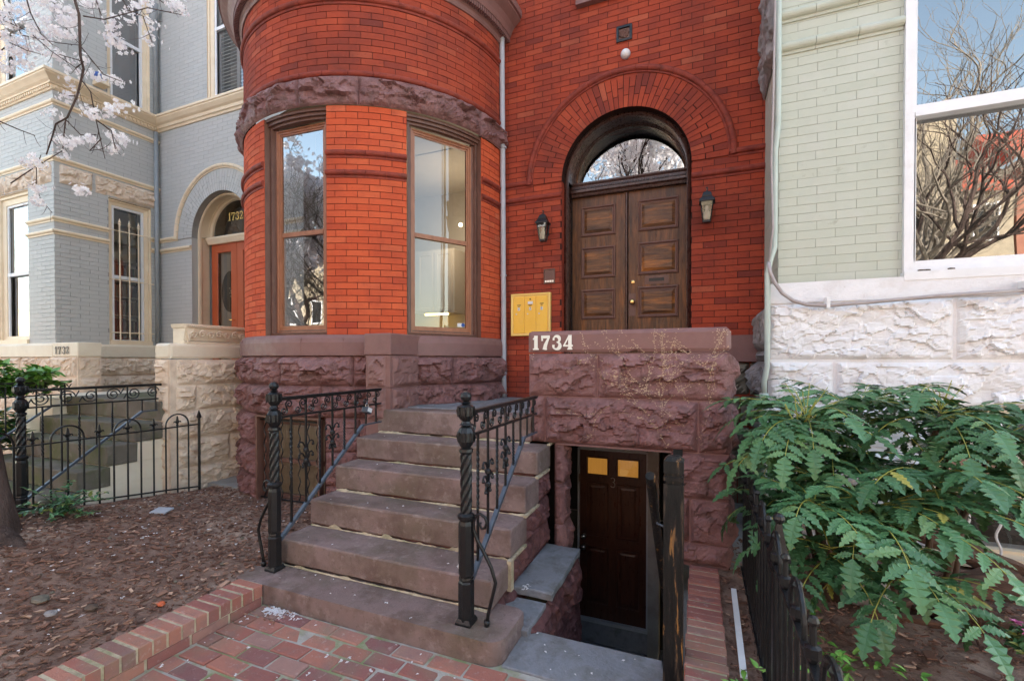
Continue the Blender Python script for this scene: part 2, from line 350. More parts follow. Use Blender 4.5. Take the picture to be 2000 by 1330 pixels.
def backing(mb, mp, z0, z1, ivf, H=.0615, d=0., seg=.3):
    n = int(round((z1 - z0) / H))
    for r in range(n):
        za, zb = z0 + r * H, z0 + (r + 1) * H
        for (p, q) in ivf((za + zb) / 2):
            k = max(1, int((q - p) / seg))
            for i in range(k):
                a = p + (q - p) * i / k; b = p + (q - p) * (i + 1) / k
                mb.face([mp(a, za, d), mp(b, za, d), mp(b, zb, d), mp(a, zb, d)], -1.)

def _h(c, k): return (math.sin(c[0] * 127.1 * k + c[1] * 311.7 + k * 74.7) * 43758.5453) % 1.
def facet(x, y, fx, fy, sd):
    p = Vector((x * fx + sd, y * fy + sd, .5)); dd, pts = noise.voronoi(p, distance_metric='DISTANCE')
    c = pts[0]; return (_h(c, 1.) - .5) + ((_h(c, 2.) - .5) * (p.x - c.x) + (_h(c, 3.) - .72) * (p.y - c.y)) * 1.5
def rock(mb, mp, u0, u1, z0, z1, bulge=.05, res=.016, margin=.012, d0=0., um=1., sharp=1.):
    """one rock-faced block: flat tooled edge, broken face"""
    lu = (u1 - u0) * um; lz = z1 - z0
    nu = max(4, int(lu / res)); nv = max(4, int(lz / res)); sx = ru(0, 99); sy = ru(0, 99)
    planes = [(ru(-.5, .5), ru(-.75, .35), ru(.55, 1.15)) for _ in range(5)]
    def ru_(x): return .5 + .9 * noise.noise(Vector((x * 5 + sx, sy, 0)))
    def fn(a, b):
        x = a * lu; y = b * lz
        ex = min(x, lu - x); ey = min(y, lz - y); e = min(ex, ey)
        if e <= 0.0005: return mp(u0 + a * (u1 - u0), z0 + b * lz, d0 - .014)
        if e < margin * 1.01: dd = 0.
        else:
            w = min(1., (e - margin) / (bulge * .8)) ** .6
            wx = noise.noise(Vector((x * 7 + sx, y * 7, sy))) * .035; wy = noise.noise(Vector((x * 7, y * 7 + sy, sx))) * .035
            X, Y = x + wx, y + wy
            f1 = facet(X, Y, 5.5, 8., sx); f2 = facet(X + .3 * wx, Y, 13., 19., sy); f3 = noise.fractal(Vector((X * 30 + sx, Y * 40 + sy, 1.7)), 1., 2., 3)
            under = max(0., .5 - y / lz) * ru_(x)
            dd = bulge * max(.06, w * (.62 + .66 * f1 + .34 * f2 + .08 * f3 - .5 * under))
        return mp(u0 + a * (u1 - u0), z0 + b * lz, d0 + dd)
    mb.grid(fn, nu, nv)
def course(mb, mp, u0, u1, z0, z1, lens, bulge=.05, um=1., **k):
    u = u0; i = 0
    while u < u1 - 1e-4:
        w = lens[i % len(lens)] / um; i += 1
        e = min(u1, u + w)
        if u1 - e < .12 / um: e = u1
        rock(mb, mp, u, e, z0, z1, bulge, um=um, **k); u = e
def torus_prof(z, r=.026, d=.0, fil=True, n=7):
    p = [(z - r - .022, -.01), (z - r - .022, d + .012), (z - r, d + .012)] if fil else [(z - r, -.01)]
    return p + [(z - r * math.cos(PI * k / n), d + .012 + r * math.sin(PI * k / n)) for k in range(n + 1)] + [(z + r, -.01)]
ZB = 1.733; ZU = 3.50; ZL = 3.32; ZLAND = 1.06; YF = 4.9; DX = -.743; RO = .667; RR = 1.0; RLab = 1.045; ZS = 3.47

# ================================================================== RED HOUSE
red = thing('brick_rowhouse', 'red brick rowhouse with round bay, brownstone base and arched double oak doors', 'house', (-1.5, YF, 0))
F = fac(YF)
def ivs_red(z):
    x0, x1 = -2.13, .595
    if z < ZB: return [(x0, DX - RO)]
    if z < ZS: return [(x0, DX - RO), (DX + RO, x1)]
    if z < ZS + RR:
        w = math.sqrt(max(0, RR * RR - (z - ZS) ** 2)); return [(x0, DX - w), (DX + w, x1)]
    return [(x0, x1)]
mb = MB(); z0 = ZB - 12 * .0615
bricks(mb, F, z0, z0 + 80 * .0615, ivs_red, phase=.03); backing(mb, F, z0, z0 + 80 * .0615, ivs_red)
mb.box(-2.13, .595, YF - .001, YF + .3, z0 + 80 * .0615, 10.5, .4)
for xa, xb in ((-2.5, DX - RO - .01), (DX + RO + .01, .595)):
    mb.box(xa, xb, YF + .01, YF + .3, 0, 6, .4)
mb.box(-5.3, .595, YF + .9, YF + 7, 4.6, 10.5, .4)
mb.box(-5.3, .595, YF + 6.9, YF + 7, -2, 4.6, .4); mb.box(-5.3, -5.21, YF + .3, YF + 7, -2, 4.6, .4); mb.box(.5, .59, YF + .3, YF + 7, -2, 4.6, .4); mb.box(-5.3, -2.14, YF + .02, YF + .3, -.3, 1.5, .4)
mb.box(-5.2, .5, YF + .31, YF + 6.9, .93, 1.02, .4)
mb.build('brick_wall', 'brick', red)

def arch_ring(root, dx, m, t0=None, mp=None):
    mb = MB(); mp = mp or F
    n = 46
    for k in range(n):
        a0, a1 = PI * k / n, PI * (k + 1) / n; g = .0022
        cut = RO + (.205 if k % 2 else .125) + ru(-.004, .004)
        for (ra, rb) in ((RO, cut - .002), (cut + .002, RR + .02)):
            t = min(1, max(0, random.gauss(.5, .25))) if t0 is None else t0
            ga, gb = g / ra, g / rb; d = .005 + ru(-.001, .001)
            P = [(ra, a1 - ga), (ra, a0 + ga), (rb, a0 + gb), (rb, a1 - gb)]
            q = [(dx + r * math.cos(a), ZS + r * math.sin(a)) for r, a in P]
            c = (sum(x for x, _ in q) / 4, sum(y for _, y in q) / 4)
            qi = [(x + (c[0] - x) * .05, y + (c[1] - y) * .02) for x, y in q]
            for w in range(4):
                w2 = (w + 1) % 4; mb.face([mp(*q[w], -.004), mp(*q[w2], -.004), mp(*qi[w2], d), mp(*qi[w], d)], t)
            mb.face([mp(*x, d) for x in qi], t)
    mb.arc(mp, dx, ZS, [(RR + .03, 0.), (RO, 0.), (RO, -.13)], 0, PI, 60, -1.)
    for s in (-1, 1):
        x = dx + s * RO
        p = [mp(x, ZLAND, 0), mp(x, ZLAND, -.13), mp(x, ZS, -.13), mp(x, ZS, 0)]
        mb.face(p if s < 0 else p[::-1], .5)
    mb.build('arch_ring', m, root)
arch_ring(red, DX, 'brick')

def label_mould(root, dx, xl, xr, m, mp=None):
    mp = mp or F; mb = MB()
    pr = [(RR + .005, -.005), (RR + .005, .018), (RR + .02, .018)]
    pr += [(RR + .05 - .03 * math.cos(PI * k / 7), .014 + .03 * math.sin(PI * k / 7)) for k in range(8)] + [(RR + .08, -.005)]
    n = 26
    for k in range(n):
        mb.arc(mp, dx, ZS, [(r, d) for r, d in pr], PI * k / n + .0025, PI * (k + 1) / n - .0025, 2)
    for a, b in ((xl, dx - RR - .003), (dx + RR + .003, xr)):
        if b > a: mb.sweep(mp, torus_prof(ZU, .028), a, b, 1)
    for s in (-1, 1):
        x = dx + s * (RR + .04); mb.tube([mp(x, ZS + .02, .012), mp(x, ZU - .03, .012)], .03, 8)
    mb.build('label_moulding', m, root)
    for a, b in ((xl, dx - RO), (dx + RO, xr)):
        if b > a:
            mb = MB(); k = max(1, int((b - a) / .217))
            for i in range(k): mb.sweep(mp, torus_prof(ZL, .028), a + (b - a) * i / k + .0015, a + (b - a) * (i + 1) / k - .0015, 1)
            mb.build('string_course', m, root)
label_mould(red, DX, -2.13, .595, 'mould')

# water table and rubble right of the parapet
mb = MB(); mb.pbox(F, DX + RO, .62, 1.48, ZB, 0, .05); mb.build('water_table', 'brown', red, bevel=.012)
mb = MB()
course(mb, F, .15, .60, 1.16, 1.475, [.3, .3], .05, res=.02); course(mb, F, .15, .60, .86, 1.15, [.22, .3], .05, res=.02)
course(mb, F, .15, .60, .5, .85, [.3, .2], .05, res=.02); course(mb, F, .15, .60, .1, .49, [.2, .3], .05, res=.02)
mb.build('rubble_foundation', 'oldstone', red)

def doorway(root, dx, mframe, mreveal, mp, rev=.36, yd=-.37):
    mb = MB()
    pr = [(RO, -.10), (RO - .012, -.085), (RO - .03, -.075), (RO - .038, -.085), (RO - .042, -.10), (RO - .045, -.10)]
    mb.arc(mp, dx, ZS, [(r, d) for r, d in pr], 0, PI, 60)
    for s in (-1, 1):
        for j in range(len(pr) - 1):
            (ra, da), (rb, db) = pr[j], pr[j + 1]
            p = [mp(dx + s * ra, ZLAND, da), mp(dx + s * rb, ZLAND, db), mp(dx + s * rb, ZS, db), mp(dx + s * ra, ZS, da)]
            mb.face(p if s < 0 else p[::-1])
    mb.build('door_casing', mframe, root, smooth=False)
    mb = MB(); ri = RO - .045; rj = .622
    pr = [(ri, -.10), (rj, -.14), (rj, yd + .05), (rj - .008, yd + .05), (rj - .01, yd + .02), (rj - .018, yd + .02), (rj - .018, yd - .03)]
    mb.arc(mp, dx, ZS + .03, pr, 0, PI, 60)
    for s in (-1, 1):
        for (ra, da), (rb, db) in (((ri, -.10), (ri, -.13)), ((ri, -.13), (ri + .03, -.16)), ((ri + .03, -.16), (ri + .034, yd))):
            p = [mp(dx + s * ra, ZLAND, da), mp(dx + s * rb, ZLAND, db), mp(dx + s * rb, ZS + .03, db), mp(dx + s * ra, ZS + .03, da)]
            mb.face(p if s < 0 else p[::-1])
    mb.build('door_reveal', mreveal, root)
doorway(red, DX, 'darkwood', 'darkwood', F)
YD = -.37
mb = MB()   # transom bar with carved bead
h = .642
mb.sweep(F, [(3.385, YD - .02), (3.385, YD + .05), (3.41, YD + .06), (3.425, YD + .085), (3.45, YD + .085), (3.46, YD + .06), (3.50, YD + .06), (3.52, YD + .075), (3.535, YD + .075), (3.535, YD - .02)], DX - h, DX + h)
for k in range(44):
    u = DX - h + .02 + k * (2 * h - .04) / 43; mb.obox(F(u, 3.474, YD + .068), (.008, 0, 0), (0, .012, 0), (0, .002, .012))
tb = mb.build('transom_bar', 'darkwood', red)
mb = MB(); n = 40; rf = .600; zf = ZS + .055
mb.face([F(DX + rf * math.cos(PI * k / n), zf + rf * math.sin(PI * k / n), YD - .01) for k in range(n + 1)])
fl = mb.build('fanlight', 'glass', red)
mb = MB(); mb.arc(F, DX, zf - .0, [(rf + .012, YD + .01), (rf, YD + .01), (rf - .012, YD - .008)], 0, PI, 50)
mb.build('fanlight_frame', 'wood', fl)
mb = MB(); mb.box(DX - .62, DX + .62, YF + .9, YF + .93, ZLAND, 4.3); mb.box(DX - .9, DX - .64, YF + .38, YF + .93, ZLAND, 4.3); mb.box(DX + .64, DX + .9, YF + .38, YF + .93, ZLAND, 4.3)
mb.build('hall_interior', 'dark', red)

for side, (xa, xb), lab in ((0, (DX - h, DX - .004), 'left oak leaf with three raised panels'), (1, (DX + .004, DX + h), 'right oak leaf with mail slot and brass knob')):
    mb = MB(); mb.pbox(F, xa, xb, ZLAND + .01, 3.383, YD - .05, YD)
    a, b = xa + .105, xb - .135
    if side: a, b = xa + .105, xb - .105
    door = mb.build('door_leaf', 'wood', red); door['label'] = lab
    for (za, zb) in ((1.2, 1.82), (1.965, 2.31), (2.44, 2.80), (2.925, 3.27)):
        pmb = MB(); fr = MB()
        fr.rects(F, a, b, za, zb, [(0, YD + .001), (.004, YD + .016), (.014, YD + .02), (.024, YD + .012), (.028, YD + .003), (.038, YD + .003)], fill=False)
        pmb.rects(F, a + .036, b - .036, za + .036, zb - .036, [(0, YD + .002), (.03, YD + .016), (.034, YD + .018)])
        fr.build('panel_moulding', 'trimdark', door); pmb.build('raised_panel', 'woodh', door)
    if side == 0:
        mb = MB(); mb.tube([F(xb - .012, ZLAND + .02, YD + .008), F(xb - .012, 3.37, YD + .008)], .014, 8); mb.build('astragal', 'darkwood', door)
    else:
        mb = MB(); mb.pbox(F, -.56, -.31, 2.335, 2.425, YD, YD + .006); mb.pbox(F, -.535, -.335, 2.355, 2.405, YD, YD + .009); mb.build('mail_slot', 'trimdark', door, bevel=.003)
        mb = MB(); mb.pbox(F, -.515, -.355, 2.362, 2.398, YD, YD + .011); mb.build('slot_flap', 'iron', door)
        mb = MB(); mb.pbox(F, -.735, -.66, 1.99, 2.24, YD, YD + .004); mb.build('push_plate', 'trimdark', door, bevel=.003)
        kmb = MB()
        kmb.tube([F(-.69, 2.14, YD), F(-.69, 2.14, YD + .02), F(-.69, 2.14, YD + .04), F(-.69, 2.14, YD + .05), F(-.69, 2.14, YD + .07), F(-.69, 2.14, YD + .076)], [.028, .018, .016, .029, .03, .012], 14)
        kmb.build('door_knob', 'brass', door, smooth=True)
        kmb = MB(); kmb.tube([F(-.69, 2.365, YD), F(-.69, 2.365, YD + .014), F(-.69, 2.365, YD + .018)], [.022, .021, .012], 14); kmb.build('deadbolt', 'brass', door)

# ---------------------------------------------------------------- round bay
W1 = (R(-100.5), R(-73.1)); W2 = (R(-46.4), R(-15.6))
A0, A1 = R(-150), R(2)
def iv_bay(z):
    if z < 3.9: return [(A0 * CR, W1[0] * CR), (W1[1] * CR, W2[0] * CR), (W2[1] * CR, A1 * CR)]
    return [(A0 * CR, A1 * CR)]
mb = MB()
bricks(mb, cylm, ZB, ZB + 35 * .0615, iv_bay, phase=.02, sub=3, proud=.006); backing(mb, cylm, ZB, ZB + 35 * .0615, iv_bay, seg=.06)
mb.build('round_bay_lower_brick', 'brick_glow', red)
mb = MB()
bricks(mb, cylm, 4.205, 4.205 + 11 * .0615, iv_bay, phase=.05, sub=3, proud=.006); backing(mb, cylm, 4.205, 4.205 + 11 * .0615, iv_bay, seg=.06)
bricks(mb, cylm, 4.90, 4.90 + 4 * .0615, iv_bay, phase=.09, sub=3, proud=.006); backing(mb, cylm, 4.90, 4.90 + 4 * .0615, iv_bay, seg=.06)
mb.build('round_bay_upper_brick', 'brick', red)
for (zz, r) in ((4.178, .026), (4.872, .026)):
    mb = MB()
    for k in range(18): mb.sweep(cyl, torus_prof(zz, r, fil=True), A0 + (A1 - A0) * k / 18 + .0012, A0 + (A1 - A0) * (k + 1) / 18 - .0012, 3)
    mb.build('bay_string_course', 'mould', red)
for zz in (3.44, 3.255):
    for a, b, n in ((A0, W1[0], 8), (W1[1], W2[0], 4), (W2[1], A1, 3)):
        mb = MB()
        for k in range(n): mb.sweep(cyl, torus_prof(zz, .026), a + (b - a) * k / n + .001, a + (b - a) * (k + 1) / n - .001, 3)
        mb.build('bay_string_course', 'mould', red)
mb = MB()   # cornice with dentils
mb.sweep(cyl, [(5.08, -.02), (5.08, .02), (5.10, .03), (5.13, .03), (5.145, .045), (5.145, .05), (5.20, .05), (5.20, .10), (5.25, .12), (5.30, .15), (5.34, .20), (5.36, .22), (5.38, .22), (5.385, .24), (5.46, .24), (5.47, .22), (5.52, .1), (5.52, -.02)], A0, A1 + .05, 70)
n = 150
for k in range(n):
    a = A0 + (A1 - A0) * (k + .5) / n; p = cyl(a, 5.172, .07); t = (-math.sin(a), math.cos(a)); q = (math.cos(a), math.sin(a))
    mb.obox(p, (t[0] * .008, t[1] * .008, 0), (q[0] * .025, q[1] * .025, 0), (0, 0, .027))
mb.build('bay_cornice', 'brown', red)
mb = MB(); mb.sweep(cyl, [(5.52, 0), (10.5, 0), (10.5, -.5)], A0, A1, 40, .4); mb.build('bay_tower_above', 'brick', red)

mb = MB()   # lintel course of rock-faced stone
for a, b in ((-150, -119), (-119, -83), (-83, -62), (-62, -17), (-17, 1)):
    rock(mb, cyl, R(a), R(b), 3.885, 4.15, .062, um=CR, res=.013, d0=.03, sharp=1.25)
mb.build('stone_lintel', 'brownrock', red)

def wframe(root, name, W, mglass, lab):
    rr = CR - .10
    L = Vector((CX + rr * math.cos(W[0]), CY + rr * math.sin(W[0]), 0)); Q = Vector((CX + rr * math.cos(W[1]), CY + rr * math.sin(W[1]), 0))
    ud = (Q - L).normalized(); nd = Vector((ud.y, -ud.x, 0)); wd = (Q - L).length
    def mp(u, z, d): p = L + ud * u + nd * d; return (p.x, p.y, z)
    zt = 3.885
    mb = MB()
    mb.rects(mp, 0, wd, ZB + .005, zt, [(0, .05), (.02, .055), (.03, .02), (.05, .02), (.06, .0)], fill=False)
    for s, a in ((0, W[0]), (1, W[1])):   # jamb lining and soffit
        p = [cyl(a, ZB, 0), mp(0 if s == 0 else wd, ZB, .0), mp(0 if s == 0 else wd, zt, .0), cyl(a, zt, 0)]
        mb.face(p if s == 0 else p[::-1])
    k = 12
    for zz, dd in ((zt, -.012), (zt - .03, -.035), (zt - .055, -.06)):
        arcp = [cyl(W[0] + (W[1] - W[0]) * i / k, zz, dd) for i in range(k + 1)]
        arcq = [cyl(W[0] + (W[1] - W[0]) * i / k, zz - .03, dd) for i in range(k + 1)]
        for i in range(k): mb.face([arcq[i], arcq[i + 1], arcp[i + 1], arcp[i]])
        mb.face([mp(wd, zz - .03, .02), mp(0, zz - .03, .02)] + arcq)
    win = mb.build(name, 'trimdark', root); win['label'] = lab
    # sash frames
    mb = MB()
    zr = 2.745
    mb.rects(mp, .05, wd - .05, ZB + .03, zt - .10, [(0, .005), (0, .022), (.012, .022), (.016, .012), (.032, .012), (.036, .002), (.05, .002), (.052, -.02)], fill=False)
    mb.pbox(mp, .10, wd - .10, zr - .022, zr + .022, -.03, .006)
    mb.pbox(mp, .06, wd - .06, ZB + .032, ZB + .10, -.02, .008)
    mb.build('sash_frame', 'trim', win)
    g = MB(); g.rects(mp, .095, wd - .095, zr + .02, zt - .145, [(0, -.008)]); g.build('upper_pane', mglass, win)
    g = MB(); g.rects(mp, .095, wd - .095, ZB + .09, zr - .02, [(0, -.022)]); g.build('lower_pane', mglass, win)
    return mp, wd, win
wframe(red, 'bay_window', W1, 'glass', 'bay window left of the brick pier, reflecting blossom trees')
mp2, wd2, win2 = wframe(red, 'bay_window', W2, 'glassclear', 'bay window right of the brick pier with security sticker')
mb = MB(); mb.pbox(mp2, wd2 - .20, wd2 - .115, ZB + .115, ZB + .155, -.02, -.016); mb.build('sticker', 'white_tag', win2)
mb = MB(); mb.tube([mp2(wd2 - .13, ZB + .136, -.016), mp2(wd2 - .13, ZB + .136, -.014)], .022, 14); mb.build('sticker_badge', 'bluetag', win2)
# room behind the bay
mb = MB()
def quadbox_in(mb, x0, x1, y0, y1, z0, z1):
    mb.face([(x0, y1, z0), (x1, y1, z0), (x1, y1, z1), (x0, y1, z1)]); mb.face([(x0, y0, z0), (x0, y1, z0), (x0, y1, z1), (x0, y0, z1)])
    mb.face([(x1, y1, z0), (x1, y0, z0), (x1, y0, z1), (x1, y1, z1)]); mb.face([(x0, y0, z1), (x0, y1, z1), (x1, y1, z1), (x1, y0, z1)])
    mb.face([(x0, y0, z0), (x1, y0, z0), (x1, y1, z0), (x0, y1, z0)])
quadbox_in(mb, -5.2, -2.2, 4.95, 6.3, 1.3, 4.1)
for zz in (1.6, 4.1): mb.face([(CX + 1.45 * math.cos(PI * k / 24), CY + .1 - 1.45 * math.sin(PI * k / 24), zz) for k in range(25)])
mb.build('room_interior', 'tan', red)
mb = MB(); mb.box(-4.05, -3.36, 5.95, 6.28, 2.2, 3.15); kc = mb.build('kitchen_cabinet', 'tan', red)
mb = MB(); mb.rects(fac(5.949), -4.0, -3.72, 2.23, 3.12, [(0, .002), (.003, .012), (.05, .012), (.055, .004)]); mb.rects(fac(5.949), -3.69, -3.40, 2.23, 3.12, [(0, .002), (.003, .012), (.05, .012), (.055, .004)]); mb.build('cabinet_door', 'tan', kc)
mb = MB(); mb.box(-3.9, -3.5, 6.0, 6.03, 2.175, 2.198); mb.build('cabinet_light', 'stripglow', kc)
mb = MB(); mb.sphere((-3.06, 5.6, 3.36), .028); mb.build('ceiling_lamp', 'lampglow', red)
mb = MB(); mb.box(-3.95, -3.90, 3.9, 5.4, 1.6, 4.0); mb.build('light_stop_partition', 'dark', red)  # added dark panel, keeps the lamplit room out of the left bay window

# stone base of the bay
mb = MB(); mb.sweep(cyl, [(1.538, 0), (1.538, .055), (1.66, .055), (1.70, .045), (1.733, .02), (1.738, -.14)], A0, A1, 60)
for a in (-118, -81.6, -67): mb.sweep(cyl, [(1.54, .05), (1.54, .0565), (1.70, .0565), (1.70, .04)], R(a), R(a) + .0025, 1)
mb.build('stone_cap', 'brown', red, smooth=False)
mb = MB()
bw0, bw1 = R(-104.5), R(-73.6)
for a, b in ((-150, -121), (-121, -91), (-91, -64), (-64, -30), (-30, 0)): rock(mb, cyl, R(a), R(b), 1.253, 1.535, .085, um=CR, d0=.03, sharp=1.3)
for a, b in ((-150, -112), (-112, -75), (-75, -58), (-58, -22), (-22, 0)): rock(mb, cyl, R(a), R(b), .952, 1.25, .075, um=CR, d0=.03, sharp=1.2)
for z0_, z1_ in ((.63, .949), (.31, .627), (-.1, .307)):
    rock(mb, cyl, R(-150), R(-126), z0_, z1_, .07, um=CR, d0=.03); rock(mb, cyl, R(-126), bw0, z0_, z1_, .07, um=CR, d0=.03)
    rock(mb, cyl, bw1, R(-62), z0_, z1_, .03, um=CR, d0=.03); rock(mb, cyl, R(-62), R(-45), z0_, z1_, .05, um=CR, d0=.03)
mb.sweep(cyl, [(.952, .004), (1.537, .004)], A0, A1, 60); mb.sweep(cyl, [(-.1, .004), (.952, .004)], A0, bw0, 30); mb.sweep(cyl, [(-.1, .004), (.952, .004)], bw1, A1, 30)
mb.build('stone_base', 'brownrock', red)
# buttress between bay and steps
mb = MB(); bx0, bx1, by0, by1 = -2.80, -2.51, 3.31, 3.8
mb.box(bx0, bx1, by0, by1, 1.538, ZB - .0); mb.build('buttress_cap', 'brown', red, bevel=.012)
mb = MB()
for z0_, z1_ in ((1.253, 1.535), (.952, 1.25)):
    rock(mb, fac(by0), bx0 + .03, bx1 - .045, z0_, z1_, .035); rock(mb, sideR(bx1), by0 + .03, by1 - .05, z0_, z1_, .03)
    mb.box(bx0 + .02, bx1 - .003, by0 + .003, by1, z0_ + .001, z1_ - .001)
mb.box(bx0 + .02, bx1 - .003, by0 + .003, by1, .1, .95)
mb.build('buttress', 'brown', red)
mb = MB()
course(mb, cyl, R(-73.6), R(-55), .0, .3, [.5], .03, um=CR)
# basement window in the bay
def mpB(rr=CR - .06):
    L = Vector((CX + rr * math.cos(bw0), CY + rr * math.sin(bw0), 0)); Q = Vector((CX + rr * math.cos(bw1), CY + rr * math.sin(bw1), 0))
    ud = (Q - L).normalized(); nd = Vector((ud.y, -ud.x, 0))
    return (lambda u, z, d: tuple(L + ud * u + nd * d + Vector((0, 0, z)))), (Q - L).length
mpw, wb = mpB()
mb = MB()
mb.rects(mpw, 0, wb, .05, .95, [(0, .13), (.02, .13), (.022, .05), (.05, .05), (.055, .02), (.075, .02), (.08, .0), (.10, .0), (.102, -.02)], fill=False)
for s, a in ((0, bw0), (1, bw1)):
    p = [cyl(a, .0, .035), mpw(0 if s == 0 else wb, .0, .0), mpw(0 if s == 0 else wb, .95, .0), cyl(a, .95, .035)]; mb.face(p if s == 0 else p[::-1])
mb.pbox(mpw, .06, wb - .06, .47, .51, -.02, .018)
bwin = mb.build('basement_window', 'trimdark', red)
mb = MB(); mb.rects(mpw, .09, wb - .09, .13, .88, [(0, -.012)]); mb.build('pane', 'glasslow', bwin)
mb = MB(); mb.rects(mpw, .05, wb - .05, .08, .9, [(0, -.05)]); mb.build('blind', 'blindcol', bwin)
mb = MB()
for zz in (.90, .12): mb.tube([mpw(.02, zz, .085), mpw(wb - .03, zz, .085)], .009, 6)
for k in range(7):
    u = .07 + k * (wb - .14) / 6
    mb.tube([mpw(u + .012 * math.sin(z * 45), z, .08) for z in [.06 + .85 * i / 40 for i in range(41)]], .0065, 5)
mb.build('wavy_window_grille', 'iron', bwin)

# downspout in the corner of the bay
mb = MB(); px, py = -2.07, 4.80
mb.tube([(px + .012, py, 1.065), (px + .004, py, 1.3), (px, py, 2.2), (px - .01, py, 4), (px - .018, py, 5.05), (px - .02, py, 5.5), (px - .02, py, 9)], .03, 12)
pip = mb.build('downspout', 'galv', None, smooth=True, loc=(px, py, 1.06)); tag(pip, 'thin grey downspout in the corner between the round bay and the brick door wall', 'drainpipe')
mb = MB()
for z in (1.33, 1.42, 2.45, 3.9): mb.tube([(px, py, z), (px, py, z + .016)], .036, 12)
o = mb.build('pipe_collar', 'galv', pip); 

# stone sill of the upper window (its underside shows at the top of the frame)
mb = MB(); mb.pbox(F, -1.24, -.2, 5.30, 5.46, 0, .07); us = mb.build('upper_window_sill', 'brown', red, bevel=.006)

# wall vent, round light
v = thing('wall_vent', 'square black iron vent grille with cast rosette high above the arched doorway', 'vent', (-.735, YF, 4.84))
mb = MB(); mb.rects(F, -.815, -.655, 4.82, 4.98, [(0, 0), (.0, .02), (.022, .022), (.026, .008)], fill=False); mb.build('vent_frame', 'iron', v)
mb = MB()
for k in range(26):
    a = k * 2.4; r = .009 * math.sqrt(k); mb.sphere(F(-.735 + r * math.cos(a), 4.90 + r * math.sin(a), .012), .011, 6)
mb.rects(F, -.79, -.68, 4.845, 4.955, [(0, .006)]); mb.build('vent_grille', 'trimdark', v)
s_ = thing('round_wall_light', 'small round white dome light above the brick arch', 'light', (-.72, YF, 4.68))
mb = MB(); mb.tube([F(-.72, 4.68, 0), F(-.72, 4.68, .02)], .05, 18); mb.build('base_ring', 'galv', s_)
mb = MB(); mb.tube([F(-.72, 4.68, .015), F(-.72, 4.68, .035), F(-.72, 4.68, .055), F(-.72, 4.68, .066)], [.048, .045, .032, .01], 18); mb.build('dome', 'white', s_, smooth=True)

# lanterns
def lantern(x, z, lab):
    t = thing('wall_lantern', lab, 'lantern', (x, YF, z), 'lanterns beside the double doors')
    yc = YF - .13
    mb = MB(); mb.pbox(F, x - .028, x + .028, z - .05, z + .1, 0, .015); mb.tube([(x, YF - .01, z + .02), (x, YF - .05, z + .0), (x, YF - .09, z + .03)], .009, 6); mb.build('wall_bracket', 'iron', t)
    mb = MB()
    mb.lathe([(.028, z - .145), (.045, z - .14), (.046, z - .12)], (x, yc), 4, rot=0); mb.lathe([(.072, z + .055), (.098, z + .05), (.098, z + .06), (.072, z + .09), (.06, z + .10), (.062, z + .11), (.042, z + .145), (.022, z + .155)], (x, yc), 4)
    for k in range(4):
        w = 2 * PI * (k + .5) / 4; c, s = math.cos(w), math.sin(w)
        mb.tube([(x + .045 * c, yc + .045 * s, z - .125), (x + .078 * c, yc + .078 * s, z + .055)], .0055, 5)
    mb.build('lantern_cage', 'iron', t)
    mb = MB()
    for k in range(4):
        w, w2 = 2 * PI * (k + .5) / 4, 2 * PI * (k + 1.5) / 4
        mb.face([(x + .042 * math.cos(w), yc + .042 * math.sin(w), z - .122), (x + .042 * math.cos(w2), yc + .042 * math.sin(w2), z - .122), (x + .074 * math.cos(w2), yc + .074 * math.sin(w2), z + .054), (x + .074 * math.cos(w), yc + .074 * math.sin(w), z + .054)])
    mb.build('lantern_glass', 'lampglass', t)
    mb = MB(); mb.lathe([(.012, z - .12), (.030, z - .11), (.034, z - .08), (.026, z - .05), (.014, z - .02), (.018, z), (.012, z + .02)], (x, yc), 12); mb.build('bulb', 'frost', t, smooth=True)
    mb = MB(); mb.tube([(x, yc, z + .15), (x, yc, z + .17), (x + .008, yc, z + .18), (x + .004, yc, z + .195), (x - .01, yc, z + .19)], [.008, .006, .006, .006, .008], 6); mb.build('finial', 'iron', t)
lantern(-1.585, 2.93, 'black wall lantern on the brick above the yellow mailbox')
lantern(.065, 2.95, 'black wall lantern on the brick right of the double doors')

# intercom and mailbox
ic = thing('intercom', 'small brown intercom panel with buttons on the brick above the mailbox', 'intercom', (-1.545, YF, 2.35))
mb = MB(); mb.rects(F, -1.615, -1.485, 2.345, 2.51, [(0, 0), (0, .02), (.008, .022), (.011, .014)]); mb.build('panel', 'trimdark', ic)
mb = MB()
for k in range(4): mb.pbox(F, -1.60 + k * .027, -1.58 + k * .027, 2.362, 2.382, .014, .02)
mb.build('call_buttons', 'chrome', ic)
mx = thing('mailbox', 'yellow three-door apartment mailbox on the brick left of the front door', 'mailbox', (-1.77, YF, 1.773))
X0, X1, Z0, Z1 = -2.0, -1.53, 1.768, 2.245
mb = MB(); mb.rects(F, X0, X1, Z0, Z1, [(0, 0), (0, .045), (.008, .05), (.022, .046), (.026, .036)]); mb.build('mailbox_frame', 'yellowl', mx)
w = (X1 - X0 - .06) / 3
